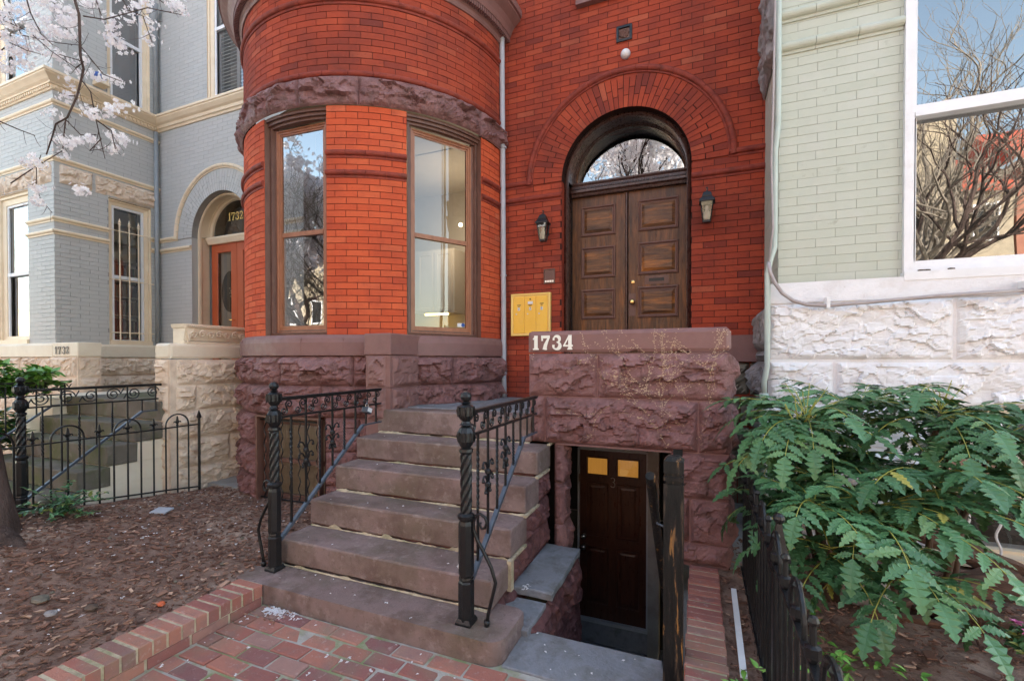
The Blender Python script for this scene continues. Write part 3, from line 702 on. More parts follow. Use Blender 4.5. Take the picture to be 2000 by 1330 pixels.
for k in range(3):
    a = X0 + .03 + k * w
    mb = MB(); mb.pbox(F, a + .002, a + w - .002, Z0 + .03, Z1 - .035, .036, .043); dr = mb.build('mailbox_door', 'yellow', mx, bevel=.0015)
    c = a + w / 2; sh = .02 if k == 2 else (0 if k == 0 else .0)
    mb = MB(); mb.pbox(F, c - .022, c + .022, 2.112 + sh * .5, 2.12 + sh * .5, .043, .0445); mb.pbox(F, c - .012, c + .01, 2.098 + sh * .5, 2.103 + sh * .5, .043, .0445); mb.build('name_slot', 'dark', dr)
    mb = MB(); mb.pbox(F, c - .014, c + .012, 2.055, 2.09, .043, .044); mb.build('number_label', 'white_tag', dr)
    mb = MB(); mb.tube([F(c - .03, 2.015, .043), F(c - .03, 2.015, .05)], .008, 8); mb.build('lock', 'chrome', dr)
    nb = MB()
    if k == 0: nb.tube([F(c - .002, 2.06, .046), F(c + .004, 2.085, .046)], .0022, 4)
    elif k == 1:
        nb.tube([F(c - .006, 2.082, .046), F(c + .004, 2.086, .046), F(c + .004, 2.076, .046), F(c - .008, 2.06, .046), F(c + .006, 2.06, .046)], .0022, 4)
    else: nb.tube([F(c + .006, 2.086, .046), F(c - .004, 2.084, .046), F(c - .005, 2.074, .046), F(c + .005, 2.072, .046), F(c + .003, 2.06, .046), F(c - .007, 2.06, .046)], .0022, 4)
    nb.build('number', 'dark', dr)
mb = MB(); mb.pbox(F, X0 + .03 + w + .04, X0 + .03 + w + .10, 2.125, 2.155, .043, .0455); mb.build('name_card', 'white_tag', mx)
mb = MB(); mb.tube([F(-1.765, 2.18, .043), F(-1.765, 2.18, .048)], .008, 8); mb.build('master_lock', 'iron', mx)

# ================================================================== STOOP AND PARAPET OF 1734
SZ = [.115, .287, .474, .67, .853, 1.06]; SY = [2.01, 2.26, 2.535, 2.79, 3.03, 3.30]; SXL, SXR = -2.625, -1.045
def slab_poly(mb, pts, z0, z1):
    n = len(pts)
    mb.face([(x, y, z1) for x, y in pts]); mb.face([(x, y, z0) for x, y in pts][::-1])
    for i in range(n):
        a, b = pts[i], pts[(i + 1) % n]; mb.face([(a[0], a[1], z0), (b[0], b[1], z0), (b[0], b[1], z1), (a[0], a[1], z1)])
def stone_block(mb, x0, x1, y0, y1, z0, z1, amp=.004, res=.05, rb=.012):
    """slightly worn block: jittered subdivided box"""
    nx = max(2, int((x1 - x0) / res)); ny = max(2, int((y1 - y0) / res)); nz = max(2, int((z1 - z0) / res)); s = ru(0, 99)
    def D(x, y, z):
        v = Vector((x * 3 + s, y * 5, z * 5)); return amp * N3(*v, 3)
    def P(a, b, c):
        x = x0 + (x1 - x0) * a; y = y0 + (y1 - y0) * b; z = z0 + (z1 - z0) * c
        ex, ey, ez = (a in (0, 1)), (b in (0, 1)), (c in (0, 1))
        if (ex + ey + ez) >= 2:
            w = rb * (.28 + .5 * max(0, N3(x * 9 + s, y * 9, z * 9, 2)))
            if ex: x += w if a == 0 else -w
            if ey: y += w if b == 0 else -w
            if ez: z += w if c == 0 else -w
        d = D(x, y, z)
        return (x + (d if ex else 0), y + (d if ey else 0), z + (d * .5 if ez else 0))
    # end rows close to the edges give a tight worn edge
    def ts(n, L): return [0.] + [min(.5, rb / L)] + [i / n for i in range(1, n) if rb * 1.5 / L < i / n < 1 - rb * 1.5 / L] + [1 - min(.5, rb / L), 1.]
    X, Y, Z = ts(nx, x1 - x0), ts(ny, y1 - y0), ts(nz, z1 - z0)
    def sheet(U, V, f, flip):
        i = len(mb.v)
        for u in U:
            for v in V: mb.v.append(f(u, v))
        nv = len(V)
        for a in range(len(U) - 1):
            for b in range(nv - 1):
                k = i + a * nv + b; q = (k, k + nv, k + nv + 1, k + 1); mb.f.append(q[::-1] if flip else q); mb.t.append(0.)
    sheet(X, Y, lambda u, v: P(u, v, 1), False)
    sheet(X, Z, lambda u, v: P(u, 0, v), False); sheet(Y, Z, lambda u, v: P(1, u, v), False); sheet(Y, Z, lambda u, v: P(0, u, v), True)
stoop = thing('stoop', 'brownstone front stoop of six steps rising to the double oak doors', 'steps', (-1.8, 2.0, 0))
mb = MB(); rc = .09
pts = [(-2.72, 2.01)] + [(-.885 - rc + rc * math.sin(PI / 2 * k / 6), 2.01 + rc - rc * math.cos(PI / 2 * k / 6)) for k in range(7)] + [(-.885, 2.33), (-.93, 2.36), (-2.80, 2.36)]
slab_poly(mb, pts, -.05, .115); mb.build('step', 'step', stoop, bevel=.012)
for k in range(1, 6):
    mb = MB(); back = SY[k + 1] + .03 if k < 5 else 3.52
    stone_block(mb, SXL - .02, SXR + (.07 if k == 5 else 0) if k < 5 else -1.19, SY[k], back, SZ[k - 1] + .012, SZ[k])
    mb.build('step', 'step', stoop, smooth=False)
for k in range(1, 6):
    xr = SXR - .01 if k < 5 else -1.2
    n = 150; mb = MB(); zt = SZ[k - 1]
    P = []
    for i in range(n + 1):
        a = SXL + (xr - SXL) * i / n; q = max(0, .35 + 1.1 * N3(a * 2.2, k * 7., 1, 4)); q2 = max(0, N3(a * 6, k * 3., 4, 4))
        P.append((a, SY[k] - .002 - .013 * q - .004 * rnd() * q, zt + .003 + (.010 + .006 * rnd()) * q + .018 * q2 * (2.2 if k == 2 else .8)))
    for p, q in zip(P, P[1:]):
        mb.face([(p[0], p[1], zt + .001), (q[0], q[1], zt + .001), (q[0], SY[k] - .0025, q[2]), (p[0], SY[k] - .0025, p[2])])
    mb.build('mortar_joint', 'mortarline', stoop)
mb = MB(); stone_block(mb, -2.62, -1.19, 3.525, 4.895, .98, 1.064, amp=.002); mb.build('landing_slab', 'slate', stoop)
mb = MB(); mb.box(-2.62, .19, 3.55, 4.895, .90, 1.05); mb.box(-1.19, .19, 3.61, 4.895, 1.05, 1.06); mb.box(-2.6, -1.33, 3.4, 4.89, .05, .9); mb.build('landing_core', 'step', stoop)
mb = MB()
S = sideR(-1.085)
for k in range(1, 6):
    za = -.1 if k == 1 else SZ[k - 2]; zb = SZ[k - 1]
    ys = SY[k] + .03
    if k == 1: zb = .11
    course(mb, S, ys, 3.33, za, zb - .004, [ru(.16, .3) for _ in range(5)], .045, d0=.02, res=.014)
mb.box(SXL, -1.08, 2.30, 3.4, -.1, .28); mb.box(SXL, -1.08, 2.56, 3.4, .2, .47); mb.box(SXL, -1.08, 2.83, 3.4, .4, .66); mb.box(SXL, -1.08, 3.06, 3.4, .6, .84)
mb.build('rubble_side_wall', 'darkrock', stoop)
mb = MB()
for k in range(2, 6): 
    for i in range(6):
        y = SY[k] + .0 + i * .045; mb.obox((-1.045, y, SZ[k - 1] + .004), (.012, 0, 0), (0, .02, 0), (0, .0, .006 + .004 * rnd()))
mb.obox((-1.04, 2.515, .21), (.014, 0, 0), (0, .02, 0), (0, 0, .09)); mb.build('side_mortar', 'mortarline', stoop)

par = thing('parapet_wall', 'brownstone parapet wall with white numerals 1734 above the basement door', 'wall', (-.5, 3.3, .1))
YP = 3.31; FP = fac(YP)
mb = MB(); stone_block(mb, -1.225, .197, YP - .004, YP + .30, 1.545, 1.715, amp=.003, rb=.03); mb.build('coping', 'brown', par)
rk = MB()
for a, b in ((-1.215, -.688), (-.682, .19)): rock(rk, FP, a, b, 1.222, 1.542, .045, res=.012, margin=.016)
for a, b in ((-1.19, -1.088), (-1.083, -.004), (.0, .192)): rock(rk, FP, a, b, .870, 1.218, .06, res=.012, margin=.014)
mb = MB(); v0 = len(rk.v)
for z0_, z1_ in ((1.222, 1.542), (.870, 1.218), (.56, .866), (.26, .556), (.12, .256)):
    rock(rk, sideR(.195), YP + .002, YP + .30, z0_, z1_, .05, res=.02)
    if z1_ < .87:
        if z0_ == .26: rock(rk, FP, -.178, -.055, z0_, z1_, .04, res=.012); rock(rk, FP, -.05, .192, z0_, z1_, .05, res=.012)
        else: rock(rk, FP, -.178, .192, z0_, z1_, .05, res=.012)
for z0_, z1_ in ((.57, .866), (.26, .566), (-.06, .256)):
    rock(rk, FP, -1.01, -.935, z0_, z1_, .015, res=.012); rock(rk, sideR(-.95), YP + .004, YP + .24, z0_, z1_, .04, res=.014)
rk.build('rock_faced_blocks', 'brownrock', par)
mb.box(-1.21, .185, YP + .012, YP + .29, .872, 1.545); mb.box(-.172, .185, YP + .012, YP + .29, .1, .872); mb.box(-1.0, -.952, YP + .012, YP + .24, -.1, .872)
mb.box(-.99, -.17, YP - .006, YP + .29, .860, .872)
mb.build('wall_core', 'brown', par)

# numerals (drawn as thick slab-serif strokes)
def stroke(mb, mp, pts, ws, d0=.003, d1=.008):
    m = len(pts)
    L = []; Q = []
    for k in range(m):
        a = pts[max(0, k - 1)]; b = pts[min(m - 1, k + 1)]; dx, dy = b[0] - a[0], b[1] - a[1]; l = math.hypot(dx, dy) or 1
        nx, ny = -dy / l, dx / l; w = ws[k] / 2
        L.append((pts[k][0] + nx * w, pts[k][1] + ny * w)); Q.append((pts[k][0] - nx * w, pts[k][1] - ny * w))
    for k in range(m - 1):
        mb.face([mp(*Q[k], d1), mp(*Q[k + 1], d1), mp(*L[k + 1], d1), mp(*L[k], d1)])
        mb.face([mp(*L[k], d1), mp(*L[k + 1], d1), mp(*L[k + 1], d0), mp(*L[k], d0)]); mb.face([mp(*Q[k + 1], d1), mp(*Q[k], d1), mp(*Q[k], d0), mp(*Q[k + 1], d0)])
def arcp(cx, cy, rx, ry, a0, a1, n=12): return [(cx + rx * math.cos(R(a0 + (a1 - a0) * k / n)), cy + ry * math.sin(R(a0 + (a1 - a0) * k / n))) for k in range(n + 1)]
def digit(mb, mp, ch, u, z, s, d=0., bold=1.):
    """s = height; glyph box .62 s wide"""
    off = [0]
    def st(pts, ws):
        off[0] += 1
        stroke(mb, mp, [(u + x * s, z + y * s) for x, y in pts], [w * s * bold for w in ws], d + .002, d + .006 + .00025 * off[0])
    if ch == '1':
        st([(.30, 0), (.30, 1)], [.26, .26]); st([(.06, .0), (.06, .0 + .001)], [.01, .01]); st([(.08, .05), (.52, .05)], [.11, .11]); st([(.08, .72), (.14, .78), (.30, .93)], [.06, .10, .14])
    if ch == '7':
        st([(.02, .90), (.66, .90)], [.20, .20]); st([(.09, .62), (.07, 1.0)], [.12, .12]); st([(.62, .93), (.46, .62), (.34, .35), (.26, 0)], [.10, .18, .24, .28]); st([(.08, .04), (.46, .04)], [.0, .09])
    if ch == '3':
        st(arcp(.30, .72, .22, .22, 165, -80, 14), [.08] * 2 + [.12, .15, .18, .2, .22, .22, .22, .2, .18, .15, .12, .1, .08]); st(arcp(.29, .29, .26, .25, 85, -165, 14), [.08, .1, .14, .18, .22, .25, .26, .25, .22, .18, .15, .12, .10, .09, .08])
        st([(.03, .74), (.17, .74)], [.17, .17]); st([(.0, .25), (.17, .25)], [.18, .18])
    if ch == '4':
        st([(.48, 0), (.48, 1)], [.24, .24]); st([(.44, .98), (.24, .62), (.06, .30)], [.1, .09, .1]); st([(.0, .27), (.70, .27)], [.12, .12]); st([(.30, .045), (.66, .045)], [.09, .09])
    if ch == '2':
        st(arcp(.30, .72, .22, .22, 170, -35, 12), [.12, .14, .14, .14, .16, .18, .2, .22, .24, .24, .22, .2, .18]); st([(.46, .56), (.28, .32), (.10, .10)], [.2, .14, .1]); st([(.04, .07), (.58, .07)], [.14, .14]); st([(.55, .05), (.60, .30)], [.1, .05]); st([(.03, .70), (.17, .70)], [.15, .15])
fu = fac(YP - .006)
for ch, u in (('1', -1.185), ('7', -1.112), ('3', -1.022), ('4', -.938)): mb = MB(); digit(mb, fu, ch, u, 1.573, .108); mb.build('numeral', 'numwhite', par)

# dried creeper traces on the parapet, projected on its real surface
from mathutils.bvhtree import BVHTree
cm = MB(); cm.v = list(rk.v); cm.f = list(rk.f); cm.t = list(rk.t); cm.box(-1.222, .195, YP - .004, YP + .3, 1.545, 1.715)
bvh = BVHTree.FromPolygons([Vector(v) for v in cm.v], cm.f)
vm = MB()
def proj(x, z):
    h = bvh.ray_cast(Vector((x, YP - .3, z)), Vector((0, 1, 0)))
    return (h[0].x, h[0].y - .001, h[0].z) if h[0] else None
def creeper(x, z, ang, ln, dep):
    n = int(ln / .012); prev = None
    for i in range(n):
        x += .012 * math.cos(ang); z += .012 * math.sin(ang); ang += ru(-.22, .22)
        if not (-1.2 < x < .18 and .88 < z < 1.70): return
        p = proj(x, z)
        if p is None: continue
        if rnd() < .6 and prev: vm.tube([prev, p], ru(.0008, .0017), 4, cap=False)
        prev = p if rnd() < .85 else None
        for _ in range(2):
            if rnd() < .42:
                q = proj(x + random.gauss(0, .014), z + random.gauss(0, .012))
                if q: vm.obox(q, (ru(.0015, .0055), 0, ru(-.002, .003)), (0, .0012, 0), (0, 0, ru(.001, .003)))
        if dep and rnd() < .05: creeper(x, z, ang + random.choice((-1, 1)) * ru(.4, .8), ln * .5, dep - 1)
for x, z, a, l in ((-.25, 1.24, 2.2, .7), (-.25, 1.24, 1.9, .6), (-.10, .98, 1.62, .85), (.02, .88, 1.57, .95), (.02, 1.45, 2.3, .4), (.02, 1.45, .9, .35), (-.42, 1.35, 2.1, .5), (-.20, .90, 1.9, .55),
                   (-.18, 1.0, 2.3, .6), (-.5, 1.5, 2.2, .3), (-.25, 1.5, 1.2, .3), (-.62, 1.35, 2.2, .5), (-.33, 1.2, 1.6, .55), (-.05, 1.2, 2.3, .5), (.08, 1.3, 1.5, .5), (-.3, 1.5, 2.3, .3), (-1.19, 1.5, 1.8, .25)):
    creeper(x, z, a, l, 1)
vm.build('creeper_traces', 'vine', par)

# ================================================================== AREAWAY AND BASEMENT DOOR
ar = thing('areaway', 'sunken areaway with rubble walls in front of the basement door marked 3', 'areaway', (-.5, 3., -1.3))
mb = MB()
for z0_, z1_ in ((-.30, .03), (-.62, -.31), (-.95, -.63), (-1.35, -.96)):
    course(mb, sideR(-.835), 2.33, 3.36, z0_, z1_, [ru(.25, .5) for _ in range(7)], .05, res=.02)
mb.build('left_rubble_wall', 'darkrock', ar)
mb = MB(); mb.face([(-.16, 2.3, -1.35), (-.16, 2.3, .05), (-.16, 4.6, .05), (-.16, 4.6, -1.35)]); mb.box(-.16, -.10, 3.3, 4.62, -1.3, .9); mb.box(-1.32, -1.27, 3.3, 4.62, -1.4, .95); mb.box(-1.3, -.86, 3.3, 3.37, -1.4, -.02); mb.box(-1.4, -.1, 4.73, 4.8, -1.5, 1.0); mb.build('shade_walls', 'dark', ar)  # shade of the gap put in as near-black; back panel added against sky leaks
mb = MB()
for k in range(6): mb.box(-.79, -.16, 2.37 + .25 * k, 2.70 + .25 * k, -1.5, -.21 * (k + 1))
mb.box(-1.3, -.16, 3.8, 4.7, -1.5, -1.36); mb.build('areaway_step', 'slate', ar)
sl = thing('bluestone_slab', 'flat grey bluestone slab at the top of the areaway steps', 'slab', (-.5, 2.2, 0))
mb = MB(); stone_block(mb, -.89, -.14, 2.035, 2.372, -.07, .004, amp=.004, rb=.006); mb.build('slab', 'slate', sl)
cp = thing('bluestone_coping', 'weathered bluestone coping ledge between the stoop and the areaway', 'ledge', (-.85, 2.8, .05))
mb = MB(); stone_block(mb, -1.07, -.80, 2.60, 3.31, .055, .105, amp=.012, rb=.010); mb.build('coping_stone', 'slate', cp)
mb = MB(); stone_block(mb, -1.07, -.84, 2.30, 2.59, -.02, .045, amp=.012, rb=.010); mb.build('coping_stone', 'slate', cp)
YD2 = 4.6; FD = fac(YD2)
bd = MB(); k_ = YD2 / 3.5; xl, xr = -.857 * k_ + .0, -.357 * k_; zb_, zt_ = 1.5 - 2.0 * k_, 1.5 - .70 * k_
bd.pbox(FD, xl, xr, zb_, zt_, -.045, 0)
bdoor = bd.build('basement_door', 'bdoor', red); bdoor['label'] = 'dark brown basement door with two small panes and the numeral 3'
wd = xr - xl
mb = MB(); pm = MB(); wl = MB()
for j in range(2):
    a = xl + wd * (.125 + .46 * j); b = a + wd * .30
    H_ = zt_ - zb_
    wl = MB(); wl.rects(FD, a, b, zb_ + H_ * .86, zb_ + H_ * .955, [(0, .002), (0, .004)]); wl.build('lit_pane', 'warm', bdoor)
    wl = MB(); wl.rects(FD, a, b, zb_ + H_ * .86, zb_ + H_ * .955, [(0, .0065)]); wl.build('pane_glass', 'glasslow', bdoor)
    mb.rects(FD, a - .012, b + .012, zb_ + H_ * .86 - .012, zb_ + H_ * .955 + .012, [(0, .001), (.004, .008), (.012, .008), (.014, .002)], fill=False)
    for q0, q1 in ((.49, .81), (.09, .43)):
        mb.rects(FD, a - .012, b + .012, zb_ + H_ * q0, zb_ + H_ * q1, [(0, .001), (.003, .006), (.012, -.004), (.02, -.004), (.05, .006)])
mb.build('door_panels', 'bdoor', bdoor); 
mb = MB(); digit_pts = arcp(0, .024, .019, .022, 150, -90, 10) + arcp(0, -.024, .022, .026, 90, -150, 10); uc = xl + wd * .51; zc_ = zb_ + (zt_ - zb_) * .81
mb.tube([FD(uc + x, zc_ + y + .02, .014) for x, y in digit_pts], .0045, 6); mb.build('numeral', 'conduit', bdoor)
for zz in (.485, .42): mb = MB(); mb.tube([FD(xl + .045, zb_ + (zt_ - zb_) * zz, 0), FD(xl + .045, zb_ + (zt_ - zb_) * zz, .02), FD(xl + .045, zb_ + (zt_ - zb_) * zz, .04), FD(xl + .045, zb_ + (zt_ - zb_) * zz, .055)], [.022, .018, .026, .018], 12); mb.build('knob', 'chrome', bdoor, smooth=True)
mb = MB(); mb.box(xl - .014, xl - .002, YD2 - .02, YD2 - .0, .25, .33); mb.build('hinge', 'brass', bdoor)
mb = MB(); mb.pbox(FD, xl, xr + .02, zb_ - .03, zb_, -.05, .04); mb.pbox(FD, xl - .02, xl - .003, zb_, zt_ + .02, -.03, .02); mb.pbox(FD, xr + .003, xr + .02, zb_, zt_ + .02, -.03, .02); mb.pbox(FD, xl, xr, zt_ + .003, zt_ + .035, -.03, .02); mb.build('door_jamb', 'galv', bdoor)
mb = MB(); mb.pbox(FD, xl - .02, xr + .02, zb_ - .24, zb_ - .03, -.1, .035); mb.build('threshold_riser', 'slate', bdoor)
mb = MB(); mb.pbox(FD, xr + .022, xr + .124, -1.4, .9, -.1, .07); mb.pbox(FD, xl - .3, xr + .5, zt_ + .036, 1.0, -.1, -.02); mb.build('areaway_end_wall', 'concrete', red)

# worn wooden post and handrail
wp = thing('wooden_post', 'worn black wooden post with notched top beside the areaway', 'post', (-.1, 2.24, 0))
mb = MB(); x, y, h = -.105, 2.24, .043
for z0_, z1_, w_ in ((-.02, .93, h), (.93, .945, h - .008), (.945, .965, h), (.965, .98, h - .008), (.98, 1.035, h)): mb.box(x - w_, x + w_, y - w_, y + w_, z0_, z1_)
mb.face([(x - h, y - h, 1.035), (x + h, y - h, 1.035), (x + h - .02, y - h + .02, 1.055), (x - h + .02, y - h + .02, 1.055)]); mb.face([(x + h, y - h, 1.035), (x + h, y + h, 1.035), (x + h - .02, y + h - .02, 1.055), (x + h - .02, y - h + .02, 1.055)])
mb.face([(x + h, y + h, 1.035), (x - h, y + h, 1.035), (x - h + .02, y + h - .02, 1.055), (x + h - .02, y + h - .02, 1.055)]); mb.face([(x - h, y + h, 1.035), (x - h, y - h, 1.035), (x - h + .02, y - h + .02, 1.055), (x - h + .02, y + h - .02, 1.055)])
mb.face([(x - h + .02, y - h + .02, 1.055), (x + h - .02, y - h + .02, 1.055), (x + h - .02, y + h - .02, 1.055), (x - h + .02, y + h - .02, 1.055)])
mb.build('post', 'blackwood', wp)
hr = thing('handrail', 'worn black round handrail sloping down into the areaway', 'handrail', (-.19, 2.2, .9))
mb = MB(); p0, p1 = Vector((-.205, 2.18, .965)), Vector((-.20, 3.2, -.11)); mb.tube([p0, p0.lerp(p1, .5), p1], .022, 10); mb.build('rail', 'blackwood', hr)
mb = MB()
for f in (.25, .97):
    q = p0.lerp(p1, f); mb.tube([q, q + Vector((.01, 0, -.035)), q + Vector((.04, .0, -.045)), q + Vector((.08, 0, -.03))], .0055, 6)
mb.build('bracket', 'ironl', hr)

# ================================================================== IRON RAILINGS
def spiral(mb, c, r, a0, turns, dirn, mp, w=.006, n=26, out=None):
    pts = []
    for k in range(n + 1):
        f = k / n; rr = r * (1 - f * .82); a = a0 + dirn * turns * 2 * PI * f
        pts.append(mp(c[0] + rr * math.cos(a), c[1] + rr * math.sin(a)))
    if out: pts = [mp(*p) for p in out] + pts
    mb.tube(pts, w, 5)
def railing(name, lab, x, y0, y1, zt, z2, zd0, yk, zk, side, zbase, n=8, group=None, big=False, brace=True):
    t = thing(name, lab, 'railing', (x, y0, zbase), group)
    mp = lambda u, z: (x, u, z)
    z = zbase; T = zt + .092   # newel top
    mb = MB(); c = (x, y0 - .04)
    mb.lathe([(.062, z), (.062, z + .012), (.05, z + .03)], c, 4, rot=0); mb.lathe([(.042, z + .02), (.042, z + .215), (.036, z + .225), (.04, z + .235), (.036, z + .25)], c, 6)
    mb.lathe([(.036, z + .245), (.041, z + .26), (.041, z + .52), (.034, z + .545)], c, 8)
    mb.lathe([(.034, z + .54), (.045, z + .555), (.046, z + .57), (.03, z + .58)], c, 14)
    zz = [(.0285, z + .58 + (T - .30 - z - .58) * k / 40) for k in range(41)]
    mb.lathe(zz, c, 20, twist=(95., 5, .13, z + .585, T - .305))
    mb.lathe([(.03, T - .30), (.038, T - .29), (.036, T - .275), (.024, T - .27), (.03, T - .262), (.045, T - .235), (.047, T - .19), (.034, T - .165), (.022, T - .155), (.036, T - .15), (.026, T - .14), (.022, T - .13), (.032, T - .12), (.044, T - .10), (.045, T - .055), (.03, T - .045), (.018, T - .04), (.03, T - .034), (.02, T - .028)], c, 8, rot=.2)
    mb.sphere((c[0], c[1], T - .002), .03, 12, .95)
    for k in range(8):
        w = 2 * PI * k / 8 + .3
        for zz_ in (T - .08, T - .212): mb.obox((c[0] + .044 * math.cos(w), c[1] + .044 * math.sin(w), zz_), (.004, 0, .012), (0, .004, .0), (-.004, 0, .016))
    mb.build('newel_post', 'iron', t)
    mb = MB()
    mb.tube([mp(y0, zt), mp(y1, zt)], .011, 6); mb.obox((x, (y0 + y1) / 2, zt + .008), (.016, 0, 0), (0, (y1 - y0) / 2, 0), (0, 0, .006)); mb.build('top_rail', 'iron', t)
    mb = MB(); mb.obox((x, (y0 + y1) / 2, z2), (.009, 0, 0), (0, (y1 - y0) / 2, 0), (0, 0, .007)); mb.build('lower_rail', 'iron', t)
    mb = MB()
    a, b = Vector(mp(y0 - .01, zd0)), Vector(mp(yk, zk)); m_ = (a + b) / 2; d_ = (b - a) / 2; mb.obox(m_, (.013, 0, 0), d_, (0, -d_.z * .01 / d_.length, d_.y * .01 / d_.length))
    mb.obox((x, (yk + y1) / 2, zk), (.012, 0, 0), (0, (y1 - yk) / 2, 0), (0, 0, .006)); mb.build('diagonal_rail', 'ironl', t)
    ys = [y0 + (y1 - y0) * (k + .75) / (n + .25) for k in range(n)]
    for k, y in enumerate(ys):
        zb2 = zd0 + (zk - zd0) * (y - y0) / (yk - y0) if y < yk else zk
        mb = MB(); top = zt if k % 2 else z2
        if k in (0, 2, 4):
            mb.tube([(x, y, top), (x, y, top - .10)], .0085, 4); mid = max(zb2 + .02, top - .42)
            m = 26; i0 = len(mb.v)
            for i in range(m + 1):
                for q in range(4):
                    w = i * .55 + q * PI / 2; mb.v.append((x + .0095 * math.cos(w), y + .0095 * math.sin(w), top - .10 + (mid - top + .10) * i / m))
            for i in range(m):
                for q in range(4): mb.f.append((i0 + i * 4 + q, i0 + i * 4 + 4 + q, i0 + i * 4 + 4 + (q + 1) % 4, i0 + i * 4 + (q + 1) % 4)); mb.t.append(0.)
            mb.tube([(x, y, mid), (x, y, zb2)], .0085, 4)
        else: mb.tube([(x, y, top), (x, y, zb2)], .0085, 4)
        mb.build('baluster', 'iron', t)
    mb = MB(); k = 9 if not big else 6; step = (y1 - y0) / k; zm = (zt + z2) / 2; r = (zt - z2) * .40
    for i in range(k):
        yc = y0 + step * (i + .5); up = 1 if i % 2 else -1
        if big:
            spiral(mb, (yc, zm), r * 1.05, 0 if up > 0 else PI, 1.8, 1, mp, .0055, 40, out=[(yc + (step * .5 if up > 0 else -step * .5), zm + up * r * .9)])
        else:
            c1 = (yc + step * .18, zm + r * .45); c2 = (yc - step * .18, zm - r * .45); rr = r * .58
            spiral(mb, c1, rr, PI, 1.35, -1, mp, .005, 20); spiral(mb, c2, rr, 0, 1.35, -1, mp, .005, 20)
            mb.tube([mp(c1[0] - rr, c1[1]), mp(yc, zm), mp(c2[0] + rr, c2[1])], .005, 5)
    mb.build('scroll_frieze', 'iron', t)
    if not big:
        for k in (1, 3):
            mb = MB(); y = ys[k]; zb2 = zd0 + (zk - zd0) * (y - y0) / (yk - y0); zc = (z2 + zb2) / 2 + (.045 if k == 1 else .03)
            for s in (-1, 1):
                for (dz, ww) in ((.07, 1.), (-.01, .95), (-.08, .45)):
                    P = [(0, dz - .05), (s * .012 * ww, dz - .02), (s * .03 * ww, dz + .008), (s * .052 * ww, dz + .014), (s * .066 * ww, dz + .002), (s * .064 * ww, dz - .012)]
                    mb.tube([(x, y + a_, zc + b_) for a_, b_ in P], [.006, .006, .006, .006, .006, .007], 6); mb.sphere((x, y + P[-1][0], zc + P[-1][1] - .003), .011, 8)
            for dz in (-.055, .02): mb.lathe([(.008, zc + dz - .02), (.019, zc + dz - .008), (.019, zc + dz + .008), (.008, zc + dz + .02)], (x, y), 8)
            mb.build('rosette', 'iron', t)
    if brace:
        P = [(.115, 0), (.122, .06), (.15, .17), (.165, .235), (.14, .31), (.10, .38), (.06, .44), (.038, .49), (.036, .53), (.05, .565), (.078, .58), (.105, .565), (.115, .54), (.105, .51), (.085, .505), (.075, .52), (.08, .535)]
        mb = MB(); mb.tube([(x + side * a_, y0 - .03, zbase + b_) for a_, b_ in P], [.0095] * 8 + [.009, .009, .0085, .008, .008, .0075, .007, .006, .006], 8); mb.tube([(x + side * .115, y0 - .03, zbase), (x + side * .115, y0 - .03, zbase + .03)], .015, 8)
        mb.build('scrolled_brace', 'iron', t, smooth=True)
    return t
railing('stair_railing', 'black wrought iron railing on the bay-window side of the brownstone stoop', -2.585, 2.225, 3.27, 1.235, 1.115, .29, 3.04, .955, -1, .115, group='railings of the brownstone stoop')
railing('stair_railing', 'black wrought iron railing on the areaway side of the brownstone stoop', -1.13, 2.165, 3.24, 1.215, 1.095, .29, 2.98, .955, 1, .115, group='railings of the brownstone stoop')
def lockbox(x, y, z, lab, rot, m1):
    t = thing('key_lockbox', lab, 'lockbox', (x, y, z))
    mb = MB(); d = (math.sin(rot), math.cos(rot))
    mb.obox((x, y, z), (.03, 0, 0), (0, .032 * d[1], .032 * d[0]), (0, -.026 * d[0], .026 * d[1])); mb.build('body', m1, t, bevel=.008)
    mb = MB(); mb.obox((x + .031, y, z + .004), (.0015, 0, 0), (0, .025 * d[1], .025 * d[0]), (0, -.017 * d[0], .017 * d[1])); mb.build('label_plate', 'white_tag', t)
    mb = MB(); mb.tube([(x, y - .016, z + .02), (x, y - .014, z + .05), (x, y, z + .06), (x, y + .014, z + .05), (x, y + .016, z + .02)], .004, 6); mb.build('shackle', 'chrome', t)
lockbox(-2.57, 3.075, 1.075, 'blue-grey key lockbox hanging from the rail by the bay window', -.4, 'ironl')
lockbox(-1.155, 2.16, .40, 'white key lockbox hanging low on the newel post beside the areaway', .6, 'white_tag')

# ================================================================== PALE BLUE HOUSE 1732
blu = thing('painted_brick_rowhouse', 'blue-grey painted brick rowhouse with square bay, cream trim and arched entrance', 'house', (-8, YF, 0))
BX, BY = -8.43, 3.54; DXB = -6.94
SB = sideR(BX); FB = fac(BY)
H_ = .0615
def ivs_brec(z):
    x0, x1 = BX, -5.2
    if z > 5.5: return [(x0, -7.21), (-6.1, x1)]
    if z < ZS: return [(x0, DXB - RO), (DXB + RO, x1)]
    if z < ZS + RR: w = math.sqrt(max(0, RR * RR - (z - ZS) ** 2)); return [(x0, DXB - w), (DXB + w, x1)]
    return [(x0, x1)]
def ivs_bside(z):
    if z < 3.99 or z > 5.5: return [(BY, 4.18), (4.77, YF)]
    return [(BY, YF)]
def ivs_bfront(z):
    if z < 3.99 or z > 5.6: return [(-12, -10.05), (-9.13, BX)]
    return [(-12, BX)]
mb = MB()
for mp, iv, za in ((F, ivs_brec, ZB - 11 * H_), (SB, ivs_bside, ZB), (FB, ivs_bfront, ZB)):
    nn = int((8.4 - za) / H_)
    bricks(mb, mp, za, za + nn * H_, iv, L=.225, proud=.0016, j=.0024, bev=.0008, jit=.0006); backing(mb, mp, za, za + nn * H_, iv)
